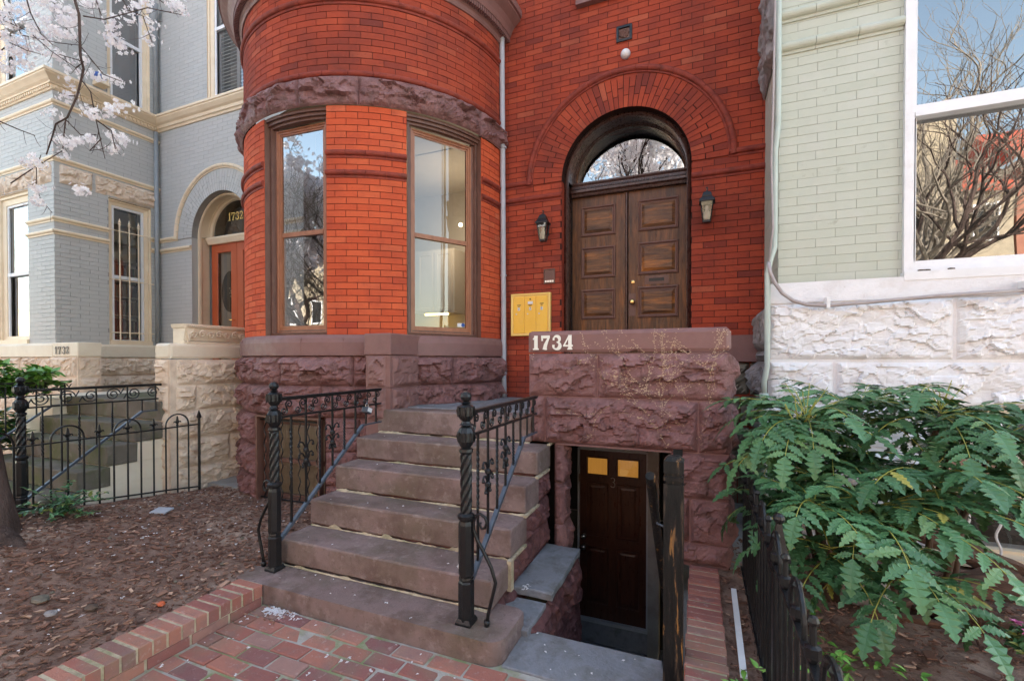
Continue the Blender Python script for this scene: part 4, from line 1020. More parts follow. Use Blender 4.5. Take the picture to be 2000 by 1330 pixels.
mb.box(-12, BX - .01, BY + .3, YF + 6, 8.0, 10.5, .4); mb.box(-9.0, -5.2, YF + .02, YF + 7, 7.6, 10.5, .4); mb.box(-12, BX - .02, BY + .02, BY + .3, 8.3, 10.5, .4)
mb.box(BX, DXB - RO - .02, YF + .01, YF + .4, 1, 5.0, .4); mb.box(DXB + RO + .02, -5.2, YF + .01, YF + .4, 1, 5.0, .4); mb.box(BX, -7.22, YF + .01, YF + .4, 5.01, 10, .4); mb.box(-6.09, -5.2, YF + .01, YF + .4, 5.01, 10, .4); mb.box(-12, -5.32, YF + 6.9, YF + 7, -1, 7.6, .4); mb.box(-12, -11.9, BY + .3, YF + 7, -1, 8, .4); mb.box(-9, -5.3, YF + .3, YF + 6.9, 5.0, 5.1, .4); mb.box(BX - .4, BX - .01, 4.78, YF + .5, 0, 8.3, .4); mb.box(BX - .4, BX - .01, BY, 4.17, 0, 8.3, .4); mb.box(-9.12, BX, BY + .01, BY + .3, 0, 8.3, .4)
mb.build('painted_brick_wall', 'blue', blu)
arch_ring(blu, DXB, 'blue')
label_mould(blu, DXB, BX, -5.2, 'cream')
doorway(blu, DXB, 'cream', 'cream', F, yd=-.28)
# belts, stone band, cornice on the bay
def corner_sweep(mb, prof, xl, yr, n=1):
    for j in range(len(prof) - 1):
        (za, da), (zb, db) = prof[j], prof[j + 1]
        A = [(xl, BY - da, za), (BX + da, BY - da, za), (BX + da, yr, za)]; B = [(xl, BY - db, zb), (BX + db, BY - db, zb), (BX + db, yr, zb)]
        for q in (0, 1): mb.face([A[q], A[q + 1], B[q + 1], B[q]])
    mb.face([(BX + d, yr, z) for z, d in prof])
mb = MB()
for z in (ZL, ZU):
    mb = MB(); corner_sweep(mb, torus_prof(z), -9.13, 4.18); mb.build('string_course', 'cream', blu); mb = MB(); mb.sweep(SB, torus_prof(z), 4.77, YF); mb.build('string_course', 'cream', blu)
for z in (4.35, 5.14): mb = MB(); corner_sweep(mb, torus_prof(z), -12, YF); mb.build('string_course', 'cream', blu)
mb = MB()
course(mb, SB, BY + .04, YF, 3.995, 4.30, [.42, 1.2], .05, res=.018, margin=.02); course(mb, FB, -12, BX - .04, 3.995, 4.30, [.7, .8], .05, res=.025, margin=.02)
mb.box(BX - .3, BX - .002, BY + .002, BY + .1, 3.995, 4.30); mb.build('stone_band', 'beige', blu)
mb = MB()
cp_ = [(5.30, 0), (5.30, .02), (5.315, .03), (5.36, .03), (5.365, .055), (5.38, .06), (5.40, .09), (5.43, .12), (5.455, .15), (5.47, .15), (5.475, .165), (5.51, .165), (5.53, 0)]
corner_sweep(mb, cp_, -12, YF); mb.sweep(F, [(5.30, 0), (5.30, .02), (5.33, .03), (5.34, .05), (5.38, .06), (5.40, .09), (5.45, .13), (5.47, .13), (5.475, .145), (5.51, .145), (5.53, 0)], BX, -5.25)
for k in range(26): u = BY + .02 + k * (YF - BY - .04) / 25; mb.pbox(SB, u - .012, u + .012, 5.318, 5.355, .03, .05)
for k in range(40): u = BX - .01 - k * .052; mb.pbox(FB, u - .012, u + .012, 5.318, 5.355, .03, .05)
mb.build('cornice', 'cream', blu)

def sash_window(root, mp, u0, u1, z0, z1, zr, lab, cas='cream', sash='white', g='glass', cw=.07, rec=.06, inner='dark', nm='window'):
    mb = MB(); mb.rects(mp, u0, u1, z0, z1, [(0, 0), (0, -rec * .3), (cw * .3, -rec * .4), (cw * .35, -rec * .8), (cw, -rec), (cw + .005, -rec * 1.6)], fill=False)
    w = mb.build(nm, cas, root); w['label'] = lab
    a, b = u0 + cw, u1 - cw; mb = MB()
    mb.rects(mp, a, b, z0 + .04, z1 - cw, [(0, -rec * 1.2), (.035, -rec * 1.2), (.04, -rec * 1.5)], fill=False); mb.pbox(mp, a, b, zr - .025, zr + .025, -rec * 2, -rec * 1.1); mb.build('sash', sash, w)
    mb = MB(); mb.rects(mp, a + .03, b - .03, z0 + .07, zr - .02, [(0, -rec * 1.9)]); mb.build('lower_pane', g, w)
    mb = MB(); mb.rects(mp, a + .03, b - .03, zr + .02, z1 - cw - .03, [(0, -rec * 1.6)]); mb.build('upper_pane', g, w)
    mb = MB(); mb.pbox(mp, u0, u1, z0, z0 + .06, -rec, .03); mb.build('sill', cas, w)
    return w
w_ = sash_window(blu, SB, 4.18, 4.77, ZB, 3.985, 2.80, 'narrow barred window in the side of the square bay', g='glasslow')
mb = MB()
for zz in (3.50, 2.74, 1.92): mb.tube([SB(4.17, zz, .05), SB(4.78, zz, .05)], .008, 6)
for u in (4.30, 4.43, 4.56):
    mb.tube([SB(u, 1.80, .05), SB(u, 3.60, .05)], .010, 6); mb.tube([SB(u, 3.58, .05), SB(u, 3.60, .05), SB(u, 3.61, .05), SB(u, 3.625, .05), SB(u, 3.63, .05), SB(u, 3.70, .05)], [.01, .019, .019, .01, .02, .002], 8)
mb.build('window_bars', 'cream', w_)
w_ = sash_window(blu, SB, 4.18, 4.77, 5.52, 8.3, 6.55, 'upper side window of the square bay', g='glass')
w_ = sash_window(blu, FB, -10.05, -9.13, ZB, 3.985, 2.80, 'front window of the square bay at street level', g='glass', cw=.12)
w_ = sash_window(blu, FB, -10.05, -9.13, 5.60, 8.3, 6.6, 'upper front window of the square bay', g='glass', cw=.12)
w_ = sash_window(blu, F, -7.21, -6.1, 5.52, 8.2, 6.7, 'upper window with drawn louvred shutters above the arched entrance', g='glasslow', cw=.11, rec=.04)
mb = MB()
for k in range(34): mb.obox(F(-6.65, 5.66 + k * .055, -.125), (.42, 0, 0), (0, .018, .02), (0, .002, -.002))
for u in (-7.07, -6.65, -6.22): mb.pbox(F, u - .03, u + .03, 5.6, 8.1, -.16, -.11)
mb.build('shutters', 'white', w_)
# front door of 1732
YB_ = -.28
mb = MB(); mb.sweep(F, [(3.40, YB_), (3.40, YB_ + .05), (3.44, YB_ + .07), (3.48, YB_ + .09), (3.50, YB_ + .09), (3.52, YB_ + .05), (3.52, YB_)], DXB - .62, DXB + .62); mb.build('transom_bar', 'cream', blu)
mb = MB(); mb.face([F(DXB + .56 * math.cos(PI * k / 30), 3.52 + .56 * math.sin(PI * k / 30), YB_ - .01) for k in range(31)]); fl = mb.build('fanlight', 'glasslow', blu)
mb = MB(); mb.arc(F, DXB, 3.52, [(.61, YB_ + .03), (.56, YB_ + .02), (.555, YB_ - .01)], 0, PI, 40); mb.build('fanlight_frame', 'cream', fl)
for ch, u in (('1', -7.14), ('7', -7.06), ('3', -6.965), ('2', -6.87)): mb = MB(); digit(mb, F, ch, u, 3.76, .13, YB_ - .004, .6); mb.build('gold_numeral', 'gold', fl)
for a, b in ((DXB - .60, DXB - .004), (DXB + .004, DXB + .60)):
    mb = MB(); mb.rects(F, a, b, 1.07, 3.40, [(0, YB_ - .04), (0, YB_ + .0), (.13, YB_ + .0), (.14, YB_ - .012)], fill=False); d = mb.build('door_leaf', 'orange', blu); d['label'] = 'orange-red glazed door leaf'
    mb = MB(); mb.rects(F, a + .13, b - .13, 1.2, 3.27, [(0, YB_ - .015)]); mb.build('door_pane', 'glasslow', d)
mb = MB(); mb.tube([F(-6.99, 2.14, YB_), F(-6.99, 2.14, YB_ + .05), F(-7.04, 2.14, YB_ + .055)], .01, 8); mb.build('door_handle', 'brass', blu)
mb = MB(); mb.pbox(F, -7.42, -7.0, 1.15, 3.3, YB_ - .08, YB_ - .065); mb.build('door_curtain', 'tan', blu)
mb = MB(); c_ = (-7.17, 2.62)
mb.face([F(c_[0] + .20 * math.cos(2 * PI * k / 30), c_[1] + .34 * math.sin(2 * PI * k / 30), YB_ - .05) for k in range(30)]); mb.build('dark_oval_panel', 'dark', blu)
mb = MB()
for k in range(22): a = ru(0, 6.28); r = ru(.02, .12); mb.sphere(F(c_[0] + .05 + r * math.cos(a) * .5, c_[1] + r * math.sin(a), YB_ - .045), ru(.008, .016), 6)
mb.build('etched_flowers', 'tan', blu)
mb = MB(); mb.box(-7.75, -6.15, 5.5, 5.55, 1, 4.5); mb.box(-7.75, -7.65, 5.25, 5.5, 1, 4.5); mb.box(-6.2, -6.1, 5.25, 5.5, 1, 4.5); mb.build('entrance_hall', 'oldstone', blu)
mb = MB(); mb.box(-9.4, -9.3, 3.8, 5.2, 1.4, 4.1); mb.box(-11.5, -8.6, 4.9, 5.0, 1, 8); mb.box(-7.3, -6.0, 5.5, 5.55, 5.4, 8.3); mb.box(-9.3, -9.2, 3.8, 5, 5, 8.2); mb.build('room_interior', 'dark', blu)
# plinth
mb = MB(); mb.sweep(FB, [(1.538, 0), (1.538, .05), (1.70, .05), (1.733, .03), (1.733, 0)], -12, -8.4); mb.sweep(SB, [(1.538, 0), (1.538, .05), (1.70, .05), (1.733, .03), (1.733, 0)], 3.76, YF); mb.box(-8.397, -7.76, 3.487, 3.757, 1.5385, 1.735)
mb.build('stone_cap', 'beigecap', blu, bevel=.012)
mb = MB()
for z0_, z1_ in ((1.253, 1.535), (.952, 1.25), (.63, .949), (.31, .627), (0, .307)):
    course(mb, FB, -12, -8.4, z0_, z1_, [.6, .45], .05, d0=.03, res=.022); course(mb, fac(3.49), -8.42, -7.80, z0_, z1_, [.5], .03, d0=.0, res=.018); rock(mb, sideR(-7.77), 3.50, 3.75, z0_, z1_, .04, res=.018)
    course(mb, SB, 3.77, YF, z0_, z1_, [1.4], .06, d0=.02, res=.018)
mb.box(-8.45, -7.775, 3.495, 3.755, 0, 1.537); mb.build('stone_plinth', 'beige', blu)
for ch, u in (('1', -8.31), ('7', -8.225), ('3', -8.12), ('2', -8.03)): mb = MB(); digit(mb, fac(3.482), ch, u, 1.575, .105, 0, .8); mb.build('numeral', 'numdark', blu)
mb = MB(); mb.tube([(-8.38, 4.83, 1.74), (-8.38, 4.83, 5.28)], .032, 10); mb.tube([(-8.38, 4.83, 5.5), (-8.38, 4.83, 7.0), (-8.38, 4.80, 7.1), (-8.3, 4.77, 7.35)], [.035, .035, .06, .06], 10)
o = mb.build('downspout', 'bluepipe', None, smooth=True, loc=(-8.38, 4.83, 1.74)); tag(o, 'blue-grey downspout in the inner corner of the blue-grey house', 'drainpipe')
cam_ = thing('security_camera', 'small security camera with dark lens on the cream cornice under the blossoms', 'camera', (-8.3, 3.95, 5.6))
mb = MB(); mb.box(-8.40, -8.22, 3.98, 4.12, 5.60, 5.66); mb.build('base', 'cream', cam_)
mb = MB(); mb.sphere((-8.26, 3.98, 5.70), .055, 12); mb.build('lens', 'bluetag', cam_)
mb = MB(); mb.tube([(-8.36, 4.08, 5.71), (-8.28, 4.0, 5.70)], .05, 10); mb.build('housing', 'iron', cam_)
# books behind the barred window
bs = thing('bookshelf', 'wooden bookshelf behind the narrow barred window', 'bookshelf', (-8.9, 4.45, 1.6))
mb = MB(); mb.box(-9.12, -9.08, 3.9, 5.0, 1.6, 4.0)
for k in range(8): mb.box(-9.1, -8.86, 3.9, 5.0, 1.62 + k * .30, 1.64 + k * .30)
mb.build('shelves', 'tan', bs)
bk = {'red': ('books', .05), 'navy': ('books', .22), 'tan': ('books', .4), 'green': ('books', .6), 'brown': ('books', .8), 'black': ('books', .98)}
meshes = {}
for nme, (mm, tv) in bk.items():
    me = bpy.data.meshes.new('book'); t_ = MB(); t_.box(0, .15, 0, .032, 0, .22, tv); me.from_pydata(t_.v, [], t_.f); at = me.attributes.new('tint', 'FLOAT', 'FACE'); at.data.foreach_set('value', t_.t); me.materials.append(M['books']); meshes[nme] = me
for sh in range(5):
    y = 4.06
    while y < 4.86:
        c = random.choice(list(meshes)); o = bpy.data.objects.new('book', meshes[c]); COL.objects.link(o); s = ru(.75, 1.2)
        o.location = (-9.04, y, 1.641 + sh * .30); o.scale = (1, s, ru(.8, 1.1)); y += .034 * s + (.05 if rnd() < .05 else .001)
        tag(o, c + ' book among the row of books behind the barred window', 'book', 'books behind the barred window')

# ---- stoop, cheek wall, planter of 1732
OY = -.23
st2 = thing('stoop', 'mossy dark stone stoop of the blue-grey house behind the iron fence', 'steps', (-6.1, 1.8, 0))
SY2 = [1.84, 2.09, 2.32, 2.55, 2.78, 3.02]
M['mossy'] = mat('mossy_dark_step', [(.12, .105, .08), (.19, .16, .13)], .8, 3.5, .4, 90, spec=.2, stains=[(3, (.10, .115, .04), .44, .64, .8), (8, (.26, .24, .21), .56, .72, .5)])
for k in range(6):
    mb = MB(); stone_block(mb, -6.98, -5.2 if k else -5.15, SY2[k], (SY2[k + 1] + .03) if k < 5 else 4.88, (SZ[k - 1] + .004) if k else -.05, SZ[k], res=.12); mb.build('step', 'mossy', st2)
mb = MB()
for k in range(1, 6): mb.box(-6.96, -5.212, SY2[k] + .02, 4.88, SZ[k - 2] + .003 if k > 1 else -.05, SZ[k - 1] + .002)
mb.build('painted_side_wall', 'beigecap', st2)
mb = MB(); mb.box(-7.76, -6.99, 2.9, 3.1, 0, 1.03); mb.box(-7.76, -6.98, 3.1, 4.88, .9, 1.05); mb.build('left_landing_wall', 'beigecap', st2)
ck = thing('cheek_wall', 'beige painted rock-faced wall carrying the carved planter', 'wall', (-5.2, 3.5, 0))
XC = -5.11; YC = 3.06; SC = sideR(XC)
mb = MB(); stone_block(mb, XC - .26, XC + .004, YC - .004, 4.88, 1.50, 1.672, amp=.003, rb=.03, res=.08); mb.build('coping', 'beigecap', ck)
mb = MB(); lens = ([.95, .5], [.22, 1.2], [1.3], [.6, .6], [1.0])
for (z0_, z1_), l_ in zip(((1.222, 1.497), (.949, 1.218), (.64, .945), (.33, .636), (-.02, .326)), lens):
    course(mb, SC, YC + .05, 4.6, z0_, z1_, l_, .055, res=.014, margin=.01); rock(mb, fac(YC), XC - .25, XC - .03, z0_, z1_, .035, res=.014)
mb.box(XC - .25, XC - .001, YC + .001, 4.88, -.05, 1.50); mb.build('rock_faced_blocks', 'beige', ck)
pl = thing('planter', 'carved rectangular stone planter with scroll relief on the beige wall', 'planter', (-5.22, 3.6, 1.672))
mb = MB(); y0_, y1_ = 3.22, 4.10
mb.sweep(sideR(XC - .01), [(1.672, -.2), (1.672, -.02), (1.69, -.015), (1.70, -.03), (1.705, -.03), (1.84, .005), (1.845, .02), (1.865, .022), (1.868, .035), (1.885, .035), (1.885, -.2)], y0_, y1_)
mb.sweep(fac(y0_ + .01), [(1.672, -.02), (1.69, -.015), (1.70, -.03), (1.84, .005), (1.845, .02), (1.885, .03), (1.885, -.1)], XC - .22, XC + .0); mb.box(XC - .22, XC - .04, y0_ + .02, y1_, 1.675, 1.88)
mb.build('box', 'beigecap', pl)
mb = MB()
for k in range(9):
    u = y0_ + .08 + k * .095; s_1 = 1 if k % 2 else -1
    spiral(mb, (u, 1.775 + .008 * s_1), .042, 0 if s_1 > 0 else PI, 1.4, s_1, lambda a, b: (XC - .03 + (b - 1.70) * .25 + .018, a, b), .009, 18)
for k in range(40): mb.sphere((XC + .024, y0_ + .02 + k * .0215, 1.858), .008, 5)
mb.build('scroll_relief', 'beigecap', pl)
sf = [(-5.06, 3.30)]
railing('stair_railing', 'black iron stair railing with large spirals on the near side of the mossy stoop', -5.26, 2.02, 3.07, 1.235, 1.09, .32, 2.88, .97, 1, .115, group='railings of the mossy stoop', big=True, brace=False)
railing('stair_railing', 'black iron stair railing with large spirals on the far side of the mossy stoop', -6.93, 2.02, 3.05, 1.235, 1.09, .32, 2.88, .97, 1, .115, group='railings of the mossy stoop', big=True, brace=False)

# ---- iron fences
def fleur(mb, p, s=1.):
    x, y, z = p
    mb.tube([(x, y, z), (x, y, z + .012 * s), (x, y, z + .02 * s)], [.008, .014, .007], 8)
    mb.tube([(x, y, z + .02 * s), (x, y, z + .045 * s), (x, y, z + .075 * s), (x, y, z + .095 * s), (x, y, z + .105 * s)], [.006, .015, .010, .007, .002], 8)
    for a in (-1, 1): mb.tube([(x, y, z + .022 * s), (x, y + a * .016 * s, z + .045 * s), (x, y + a * .03 * s, z + .046 * s), (x, y + a * .036 * s, z + .034 * s)], [.007, .009, .007, .003], 6)
def hoop_fence(name, lab, x, ystart, n, ztop, zbase_f, group=None, sp=.11, ball=False, post=True, hoopr=None):
    y0 = ystart; t = thing(name, lab, 'fence', (x, y0, zbase_f(y0)), group)
    yend = y0 - n * sp - .1
    for nm, zz in (('top_rail', lambda y: ztop), ('bottom_rail', lambda y: zbase_f(y) + .035)):
        mb = MB(); m = 10
        for k in range(m):
            a = y0 + (yend - y0) * k / m; b = y0 + (yend - y0) * (k + 1) / m
            p, q = Vector((x, a, zz(a))), Vector((x, b, zz(b))); mb.obox((p + q) / 2, (.011, 0, 0), (q - p) / 2, (0, 0, .006))
        mb.build(nm, 'iron', t)
    if post:
        mb = MB(); zb = zbase_f(y0) - .02
        mb.tube([(x, y0, zb), (x, y0, ztop + .06)], .013, 6); mb.tube([(x, y0, ztop + .06), (x, y0, ztop + .075), (x, y0, ztop + .08), (x, y0, ztop + .15)], [.014, .024, .024, .002], 4); mb.build('end_post', 'iron', t)
    k = 1
    while k <= n:
        y = y0 - k * sp; ph = k % 4
        mb = MB(); zb = zbase_f(y) - .03
        if ph == 1:   # hoop with inner picket
            ya, yb = y, y - 2 * sp; rad = sp
            pts = [(x, ya, zb), (x, ya, ztop)] + [(x, (ya + yb) / 2 + rad * math.cos(PI * i / 12), ztop + .02 + rad * math.sin(PI * i / 12)) for i in range(13)] + [(x, yb, ztop), (x, yb, zbase_f(yb) - .03)]
            mb.tube(pts, .0075, 6); mb.build('hoop', 'iron', t)
        elif ph in (0, 2):
            mb.tube([(x, y, zb), (x, y, ztop + .01)], .0075, 6)
            if ball: mb.tube([(x, y, ztop), (x, y, ztop + .02), (x, y, ztop + .03), (x, y, ztop + .045), (x, y, ztop + .05), (x, y, ztop + .10)], [.009, .02, .02, .02, .009, .008], 8); mb.sphere((x, y, ztop + .11), .015, 8)
            else: fleur(mb, (x, y, ztop + .008))
            mb.build('picket', 'iron', t)
        k += 1
    return t
def gz(x, y):
    if x > 0: return .09 + .02 * N3(x * 2, y * 2, 3, 3)
    f = min(1., max(0, (-2.7 - x) / 2.25)); return .105 + f * (.0 + .125 * max(0, min(1.8, 3.25 - y))) + .012 * N3(x * 3, y * 3, 0, 3)
hoop_fence('iron_fence', 'black hooped iron fence with fleur tips between the mulch bed and the mossy stoop', -4.95, 3.25, 26, .81, lambda y: gz(-4.95, y))
hoop_fence('iron_fence', 'black hooped iron fence with ball tips running toward the camera beside the green shrub', .27, 3.35, 24, .73, lambda y: .10, ball=True, sp=.10, post=False)
gp = thing('fence_post', 'thick black iron fence post with pyramid cap and ball beside the green shrub', 'post', (.27, 2.0, .1))
mb = MB(); c = (.285, 1.99)
mb.lathe([(.03, .05), (.03, .70)], c, 4); mb.lathe([(.045, .70), (.048, .715), (.03, .72), (.03, .735), (.05, .74), (.05, .755), (.03, .80), (.018, .85), (.012, .88)], c, 4); mb.build('shaft', 'iron', gp)
mb = MB(); mb.sphere((c[0], c[1], .895), .021, 12); mb.build('ball', 'iron', gp)

# ================================================================== PALE GREEN HOUSE
grn = thing('painted_brick_rowhouse', 'pale green painted brick rowhouse with white stone base and wide white-framed window', 'house', (2., 4.1, 0))
GX, GY = .57, 4.1; FG = fac(GY)
def ivs_g(z): return [(GX, 1.345), (2.95, 4.2)] if z < 7.2 else [(GX, 4.2)]
mb = MB(); za = 2.085
bricks(mb, FG, za, za + 78 * .0665, ivs_g, L=.25, H=.0665, proud=.0018, j=.0022, bev=.0008, jit=.0008, phase=GX); backing(mb, FG, za, za + 78 * .0665, ivs_g, H=.0665)
SG = sideL(GX)
bricks(mb, SG, za, za + 78 * .0665, lambda z: [(-YF - .1, -GY)], L=.25, H=.0665, proud=.0018, j=.0022, bev=.0008, jit=.0008); backing(mb, SG, za, za + 78 * .0665, lambda z: [(-YF - .1, -GY)], H=.0665)
mb.box(GX + .01, 4.2, GY + .3, YF + 7, 7.25, 10.5, .4); mb.box(GX + .01, 1.34, GY + .02, GY + .3, 0, 7.25, .4); mb.box(GX + .01, GX + .2, GY + .3, YF + 7, 0, 7.3, .4); mb.box(2.96, 4.2, GY + .02, GY + .3, 0, 7.3, .4)
mb.build('painted_brick_wall', 'green', grn)
mb = MB()
for z in (3.905, 4.15): 
    for k in range(3): mb.sweep(FG, torus_prof(z, .034), GX - .03 + k * .268, GX - .03 + (k + 1) * .268 - .003)
mb.build('string_course', 'green', grn)
mb = MB()
mb.rects(FG, 1.345, 2.95, 2.09, 7.2, [(0, 0), (0, .035), (.028, .035), (.032, .02), (.06, .02), (.065, -.02), (.085, -.02)], fill=False)
w_ = mb.build('window', 'white', grn)
mb = MB(); mb.pbox(FG, 1.41, 2.88, 3.215, 3.30, -.07, .0); mb.pbox(FG, 1.41, 2.88, 3.215, 3.245, -.0, .02); mb.pbox(FG, 1.41, 2.88, 2.12, 2.20, -.07, -.005); mb.pbox(FG, 1.41, 1.425, 2.2, 3.215, -.07, -.02); mb.build('sash', 'white', w_)
mb = MB(); mb.pbox(FG, 1.335, 3.0, 2.055, 2.115, -.07, .075); mb.pbox(FG, 1.355, 2.99, 2.035, 2.054, -.01, .055); mb.build('sill', 'white', w_, bevel=.004)
mb = MB(); mb.rects(FG, 1.42, 2.88, 2.19, 3.225, [(0, -.055)]); mb.build('lower_pane', 'glassgreen', w_)
mb = MB(); mb.rects(FG, 1.41, 2.88, 3.29, 7.1, [(0, -.03)]); mb.build('upper_pane', 'glassgreen', w_)
mb = MB(); mb.box(.8, 3.4, 5.2, 5.25, 1.2, 7.3); mb.box(1.3, 3.0, GY + .5, GY + .52, .1, 1.3); mb.build('room_interior', 'dark', grn)
mb = MB()
for x, s in ((1.44, 1), (1.60, .8), (1.47, .7)): mb.obox((x, GY - .055, 2.122), (.018 * s, .006, 0), (-.004, .011, 0), (0, .002, .005))
mb.build('dead_leaves', 'rust', w_)
# white stone base
BG = fac(4.03); mb = MB()
mb.pbox(BG, .50, 4.2, 1.93, 2.083, -.02, .0); mb.build('stone_cap', 'whitestone', grn, bevel=.01)
mb = MB()
rock(mb, BG, .50, 1.62, 1.492, 1.93, .04, res=.0105, margin=.012, d0=-.012); rock(mb, BG, 1.622, 3.0, 1.492, 1.93, .045, res=.011, d0=-.012)
rock(mb, BG, .50, .93, 1.172, 1.488, .03, res=.0105, d0=-.012); rock(mb, BG, .935, 3.0, 1.172, 1.488, .035, res=.012, d0=-.012)
for z0_, z1_ in ((.85, 1.168), (.5, .846), (.1, .497)): course(mb, BG, .50, 1.50, z0_, z1_, [.5, .4], .05, d0=-.012, res=.022)
mb.box(.51, 1.49, 4.045, 4.3, 0, 1.93); mb.box(1.49, 4.2, 4.045, 4.3, 1.17, 1.93); mb.box(1.49, 4.2, 4.045, 4.3, 0, .2); mb.box(3.0, 4.2, 4.02, 4.3, 0, 1.93)
mb.build('stone_base', 'whitestone', grn)
mb = MB(); SGB = sideL(.50)
for a, b, bu in ((1.58, 1.93, .04), (1.49, 1.575, .05), (1.17, 1.485, .10), (.85, 1.165, .08), (.4, .84, .06)): rock(mb, SGB, -YF, -4.05, a, b, bu, res=.02, margin=.02)
mb.build('rough_corner_stones', 'greystone', grn); mb = MB(); rock(mb, sideL(.545), -YF, -4.15, 3.93, 4.9, .05, res=.025); mb.build('rough_upper_stone', 'greystone', grn)
mb = MB(); mb.rects(BG, 1.5, 3.0, .17, 1.165, [(0, 0), (0, .03), (.03, .03), (.04, -.01), (.06, -.01), (.065, -.05)], fill=False); mb.pbox(BG, 1.5, 3.0, 1.10, 1.165, -.02, .05); mb.pbox(BG, 1.48, 3.0, .12, .20, -.05, .07); mb.pbox(BG, 1.56, 2.95, .58, .63, -.06, -.02); bw_ = mb.build('basement_window', 'cream', grn)
mb = MB(); mb.rects(BG, 1.55, 2.95, .2, 1.1, [(0, -.05)]); mb.build('pane', 'glasslow', bw_)
mb = MB()
for u in (1.66, 1.82, 1.98, 2.14, 2.3): mb.tube([(u + .013 * math.sin(z * 32), 3.96, z) for z in [.17 + .95 * i / 40 for i in range(41)]], .008, 6)
mb.build('wavy_bars', 'white', bw_)
# pipes at the corner
mb = MB(); mb.tube([(.555, 4.03, 9.), (.555, 4.03, 3.3), (.535, 4.02, 3.1), (.535, 4.02, 2.36), (.50, 3.99, 2.25), (.485, 3.985, 2.15), (.485, 3.985, 1.45), (.465, 3.985, 1.33), (.465, 3.985, 1.22)], .020, 10); mb.tube([(.465, 3.985, 1.24), (.465, 3.985, .3)], .032, 10)
o = mb.build('downspout', 'pgreen', None, smooth=True, loc=(.5, 4., .1)); tag(o, 'slender pale green and white pipe running down the corner of the pale green house', 'pipe')
mb = MB(); mb.tube([(.49, 3.975, 2.24), (.50, 3.97, 2.16), (.53, 3.965, 2.08), (.58, 3.965, 2.0), (.65, 3.965, 1.94), (.74, 3.965, 1.905), (.86, 3.965, 1.893), (1.1, 3.965, 1.905), (1.5, 3.965, 1.93), (1.95, 3.965, 1.945)], .014, 10)
mb.tube([(.525, 3.99, 9), (.525, 3.99, 4.2), (.515, 3.99, 3.4), (.505, 3.985, 3.0), (.52, 3.985, 2.5), (.49, 3.975, 2.24)], .008, 8)
o = mb.build('conduit', 'conduit', None, smooth=True, loc=(.9, 3.965, 1.9)); tag(o, 'mauve-grey cable conduit curving across the white stone base', 'cable')
mb = MB()
for x in (.86, 1.93): mb.box(x, x + .022, 3.948, 4.03, 1.875 + (.05 if x > 1 else 0), 1.955 + (.05 if x > 1 else 0))
mb.build('pipe_clip', 'white', o)

# ================================================================== GROUND
def struct(mb, name, m, kind='structure', smooth=False):
    o = mb.build(name, m, None, smooth=smooth); o['kind'] = kind; return o
mb = MB(); g0 = -.09
hx0, hx1, hy0, hy1 = -1.3, -.155, 2.36, 4.7
for a in ((-120, hx0, -120, 60), (hx1, 120, -120, 60), (hx0, hx1, -120, hy0), (hx0, hx1, hy1, 60)): mb.face([(a[0], a[2], g0), (a[1], a[2], g0), (a[1], a[3], g0), (a[0], a[3], g0)])
struct(mb, 'ground', 'concrete')
def bedgrid(x0, x1, y0, y1, f, r):
    mb = MB(); mb.grid(lambda a, b: (x0 + (x1 - x0) * a, y0 + (y1 - y0) * b, f(x0 + (x1 - x0) * a, y0 + (y1 - y0) * b)), int((x1 - x0) / r), int((y1 - y0) / r)); return mb
struct(bedgrid(-4.97, -2.64, -.6, 4.4, gz, .035), 'mulch_bed', 'mulch', smooth=True)
struct(bedgrid(.115, 4.2, -.6, 4.05, lambda x, y: gz(x, y) + .01 * N3(x * 9, y * 9, 1, 2), .035), 'planting_bed', 'mulch', smooth=True)
struct(bedgrid(-9.5, -5.0, -.6, 3.5, lambda x, y: .06 + .02 * N3(x, y, 2, 2), .1), 'front_yard', 'mulch', smooth=True)
mb = MB(); mb.box(.20, .50, 3.35, 4.9, .0, .115); mb.box(-5.1, -4.2, 3.42, 4.6, 0, .125); struct(mb, 'concrete_strip', 'concrete')
# brick path: real pavers
pj = MB(); pj.box(-2.66, .12, -1.6, 2.36, -.06, -.007); struct(pj, 'path_bed', 'joint')
mb = MB(); L_, W_ = .205, .103
r_ = 0; y = 2.0
while y > -1.5:
    x = -2.46 - (L_ / 2 if r_ % 2 else 0) + ru(-.015, .015)
    while x < -.06:
        a, b = max(x + .0065, -2.46), min(x + L_ - .0065, -.055)
        if b - a > .03 and not (a > -.95 and y > 2.02):
            z = ru(-.006, .004); s1, s2 = ru(-.006, .006), ru(-.005, .005); t = rnd(); e = .006
            q = [(a, y - W_ + .0065), (b, y - W_ + .0065), (b, y - .0065), (a, y - .0065)]
            q = [(u + ru(-.003, .003), v + ru(-.003, .003)) for u, v in q]; cx_, cy_ = sum(u for u, v in q) / 4, sum(v for u, v in q) / 4
            top = [(u + (cx_ - u) * .06, v + (cy_ - v) * .1, z + s1 * (u - cx_) * 8 + s2 * (v - cy_) * 8) for u, v in q]; bot = [(u, v, -.03) for u, v in q]; mid = [(u, v, zz - .005) for (u, v), (_, _, zz) in zip(q, top)]
            mb.face(top, t)
            for w in range(4):
                w2 = (w + 1) % 4; mb.face([mid[w], mid[w2], top[w2], top[w]], t); mb.face([bot[w], bot[w2], mid[w2], mid[w]], t)
        x += L_
    y -= W_; r_ += 1
struct(mb, 'brick_path', 'paver')
